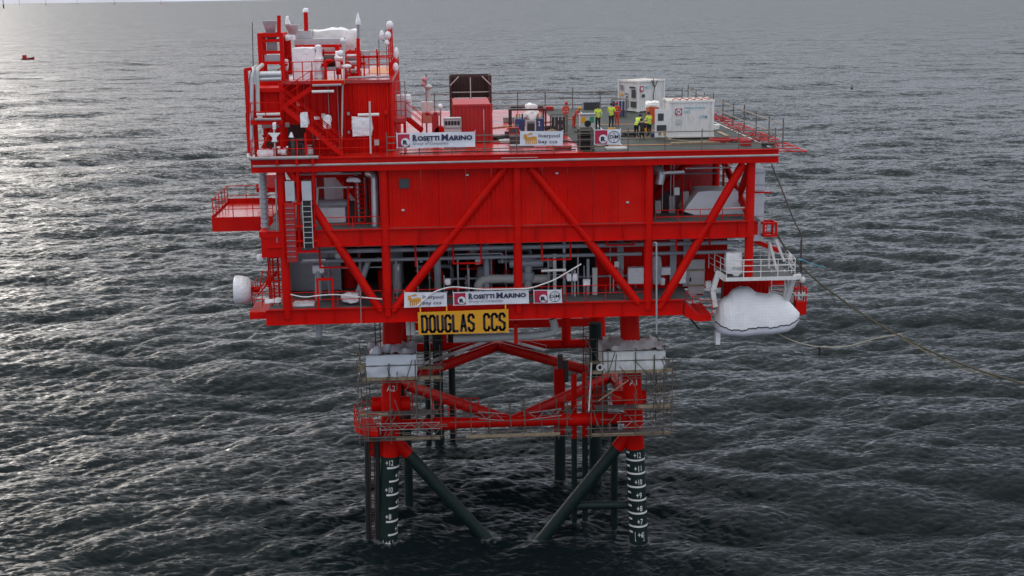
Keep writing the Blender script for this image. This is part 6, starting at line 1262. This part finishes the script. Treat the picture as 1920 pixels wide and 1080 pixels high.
# loose gear across the roof deck
for i, (lab, c_, sz, m_) in enumerate((
    ('flat grey steel plate lying on the red deck before the blue tank', (0.6,4.0), (1.6,1.1,.05), STEEL), ('pale board on the red deck right of the red container', (-.2,7.0), (1.2,2.2,.06), LGREY),
    ('dark crate of shackles beside the red container', (.2,5.6), (.7,.6,.5), DGREY), ('red drip tray on the deck left of the black rack', (3.2,2.2), (1.1,.8,.18), CRED),
    ('small yellow case near the feet of the standing workers', (7.7,12.0), (.5,.35,.3), YELLOW), ('grey box behind the standing workers', (6.6,17.5), (1.0,.8,.7), STEEL),
    ('blue plastic box beside the crouching group', (10.1,7.4), (.5,.4,.35), BLUE), ('long timber plank by the right deck edge', (15.3,9.0), (.25,3.2,.06), TIMBER),
    ('white sack on the landing deck behind the welding container', (15.4,12.5), (.7,.6,.35), SHEET), ('grey tool chest under the far guardrail', (8.5,32.6), (1.4,.6,.6), DGREY),
    ('folded red tarpaulin under the far guardrail', (4.0,32.4), (2.2,.9,.3), CRED), ('low pallet of pipes between blue tank and far guardrail', (1.5,22.0), (2.6,1.2,.35), STEEL))):
    o = MB()
    if m_ in (SHEET,): o = wrapmesh(c_[0]-sz[0]/2,c_[0]+sz[0]/2,c_[1]-sz[1]/2,c_[1]+sz[1]/2,ZD+.03,ZD+.03+sz[2],seed=i,n=6)
    else: o.bx(c_[0]-sz[0]/2,c_[0]+sz[0]/2,c_[1]-sz[1]/2,c_[1]+sz[1]/2,ZD+.03,ZD+.03+sz[2]*.82).bx(c_[0]-sz[0]/2-.015,c_[0]+sz[0]/2+.015,c_[1]-sz[1]/2-.015,c_[1]+sz[1]/2+.015,ZD+.03+sz[2]*.82,ZD+.03+sz[2])
    solo(('steel_plate','board','crate','drip_tray','case','box','box','plank','sack','tool_chest','tarpaulin','pallet')[i], o, m_, lab, ('plate','board','crate','tray','case','box','box','plank','sack','chest','tarpaulin','pallet')[i])

def reel(label, c, r, m_):
    o = thing('cable_reel', label, 'cable reel', (c[0],c[1],ZD)); z = ZD+.03+r
    for k in (-.3,.3): mk('flange', MB().tb((c[0],c[1]+k-.03,z),(c[0],c[1]+k+.03,z),r,18), TIMBER, o)
    mk('cable', MB().tb((c[0],c[1]-.27,z),(c[0],c[1]+.27,z),r*.75,16), m_, o)
reel('wooden cable reel of black cable behind the white project banner', (2.7,4.6), .5, BLACK); reel('wooden reel of orange cable near the far guardrail', (-1.0,27.0), .55, ORANGE)
def bottles(label, c, n_, m_):
    o = thing('gas_bottle_rack', label, 'bottle rack', (c[0],c[1],ZD)); mk('rack', MB().cage(c[0]-.1,c[0]+n_*.27,c[1]-.25,c[1]+.25,ZD+.03,ZD+1.5,.05), TUBE, o)
    for i in range(n_): mk('bottle', MB().tb((c[0]+.08+i*.26,c[1],ZD+.05),(c[0]+.08+i*.26,c[1],ZD+1.25),.11,10).sph((c[0]+.08+i*.26,c[1],ZD+1.25),.11), m_, o)
bottles('rack of dark gas bottles between the blue tank and the control cabinet', (3.2,10.8), 4, DGREY); bottles('rack of blue gas bottles behind the turned white container end', (9.4,24.5), 4, BLUE)
def welder(label, c, m_):
    o = thing('welding_set', label, 'welding set', (c[0],c[1],ZD)); mk('case', MB().bx(c[0]-.35,c[0]+.35,c[1]-.3,c[1]+.3,ZD+.15,ZD+.85), m_, o); mk('panel', MB().bx(c[0]-.28,c[0]+.28,c[1]-.32,c[1]-.3,ZD+.5,ZD+.8), DGREY, o)
    mk('handle', MB().pp([(c[0]-.33,c[1],ZD+.85),(c[0]-.33,c[1],ZD+1.0),(c[0]+.33,c[1],ZD+1.0),(c[0]+.33,c[1],ZD+.85)], .02, 6), STEEL, o)
    for k in (-.25,.25): mk('wheel', MB().tb((c[0]+k,c[1]-.33,ZD+.15),(c[0]+k,c[1]-.27,ZD+.15),.12,12), BLACK, o)
welder('red welding set on the deck right of the red container', (.3,8.4), CRED); welder('grey welding set left of the bending worker', (4.0,14.0), LGREY); welder('yellow welding set behind the crouching group', (9.9,10.4), YELLOW)
coil('hose_coil', 'black hose coil in front of the yellow welding set', (8.6,9.4,ZD+.02), .5, .05, BLACK); coil('hose_coil', 'orange hose coil on the red deck behind the blue tank', (0.8,16.5,ZD+.02), .6, .05, ORANGE); coil('hose_coil', 'grey cable coil beside the generator', (-3.6,3.4,ZD+.02), .4, .05, STEEL)
loose('black cable snaking from the control cabinet to the crouching group', 'deck_cable', 'cable', [(5.0,12.4,ZD+.06),(6.6,10.5,ZD+.06),(7.4,9.0,ZD+.06),(8.9,8.0,ZD+.06)], .04, BLACK)
loose('red cable snaking from the red container to the blue tank', 'deck_cable', 'cable', [(-1.0,5.8,ZD+.06),(.2,6.6,ZD+.06),(1.2,8.9,ZD+.06),(2.0,9.6,ZD+.06)], .04, CRED)
loose('black cable running along the front edge behind the guardrail', 'deck_cable', 'cable', [(-7.5,.5,ZD+.06),(-3.0,.9,ZD+.06),(0.5,.4,ZD+.06),(3.9,.8,ZD+.06)], .04, BLACK)
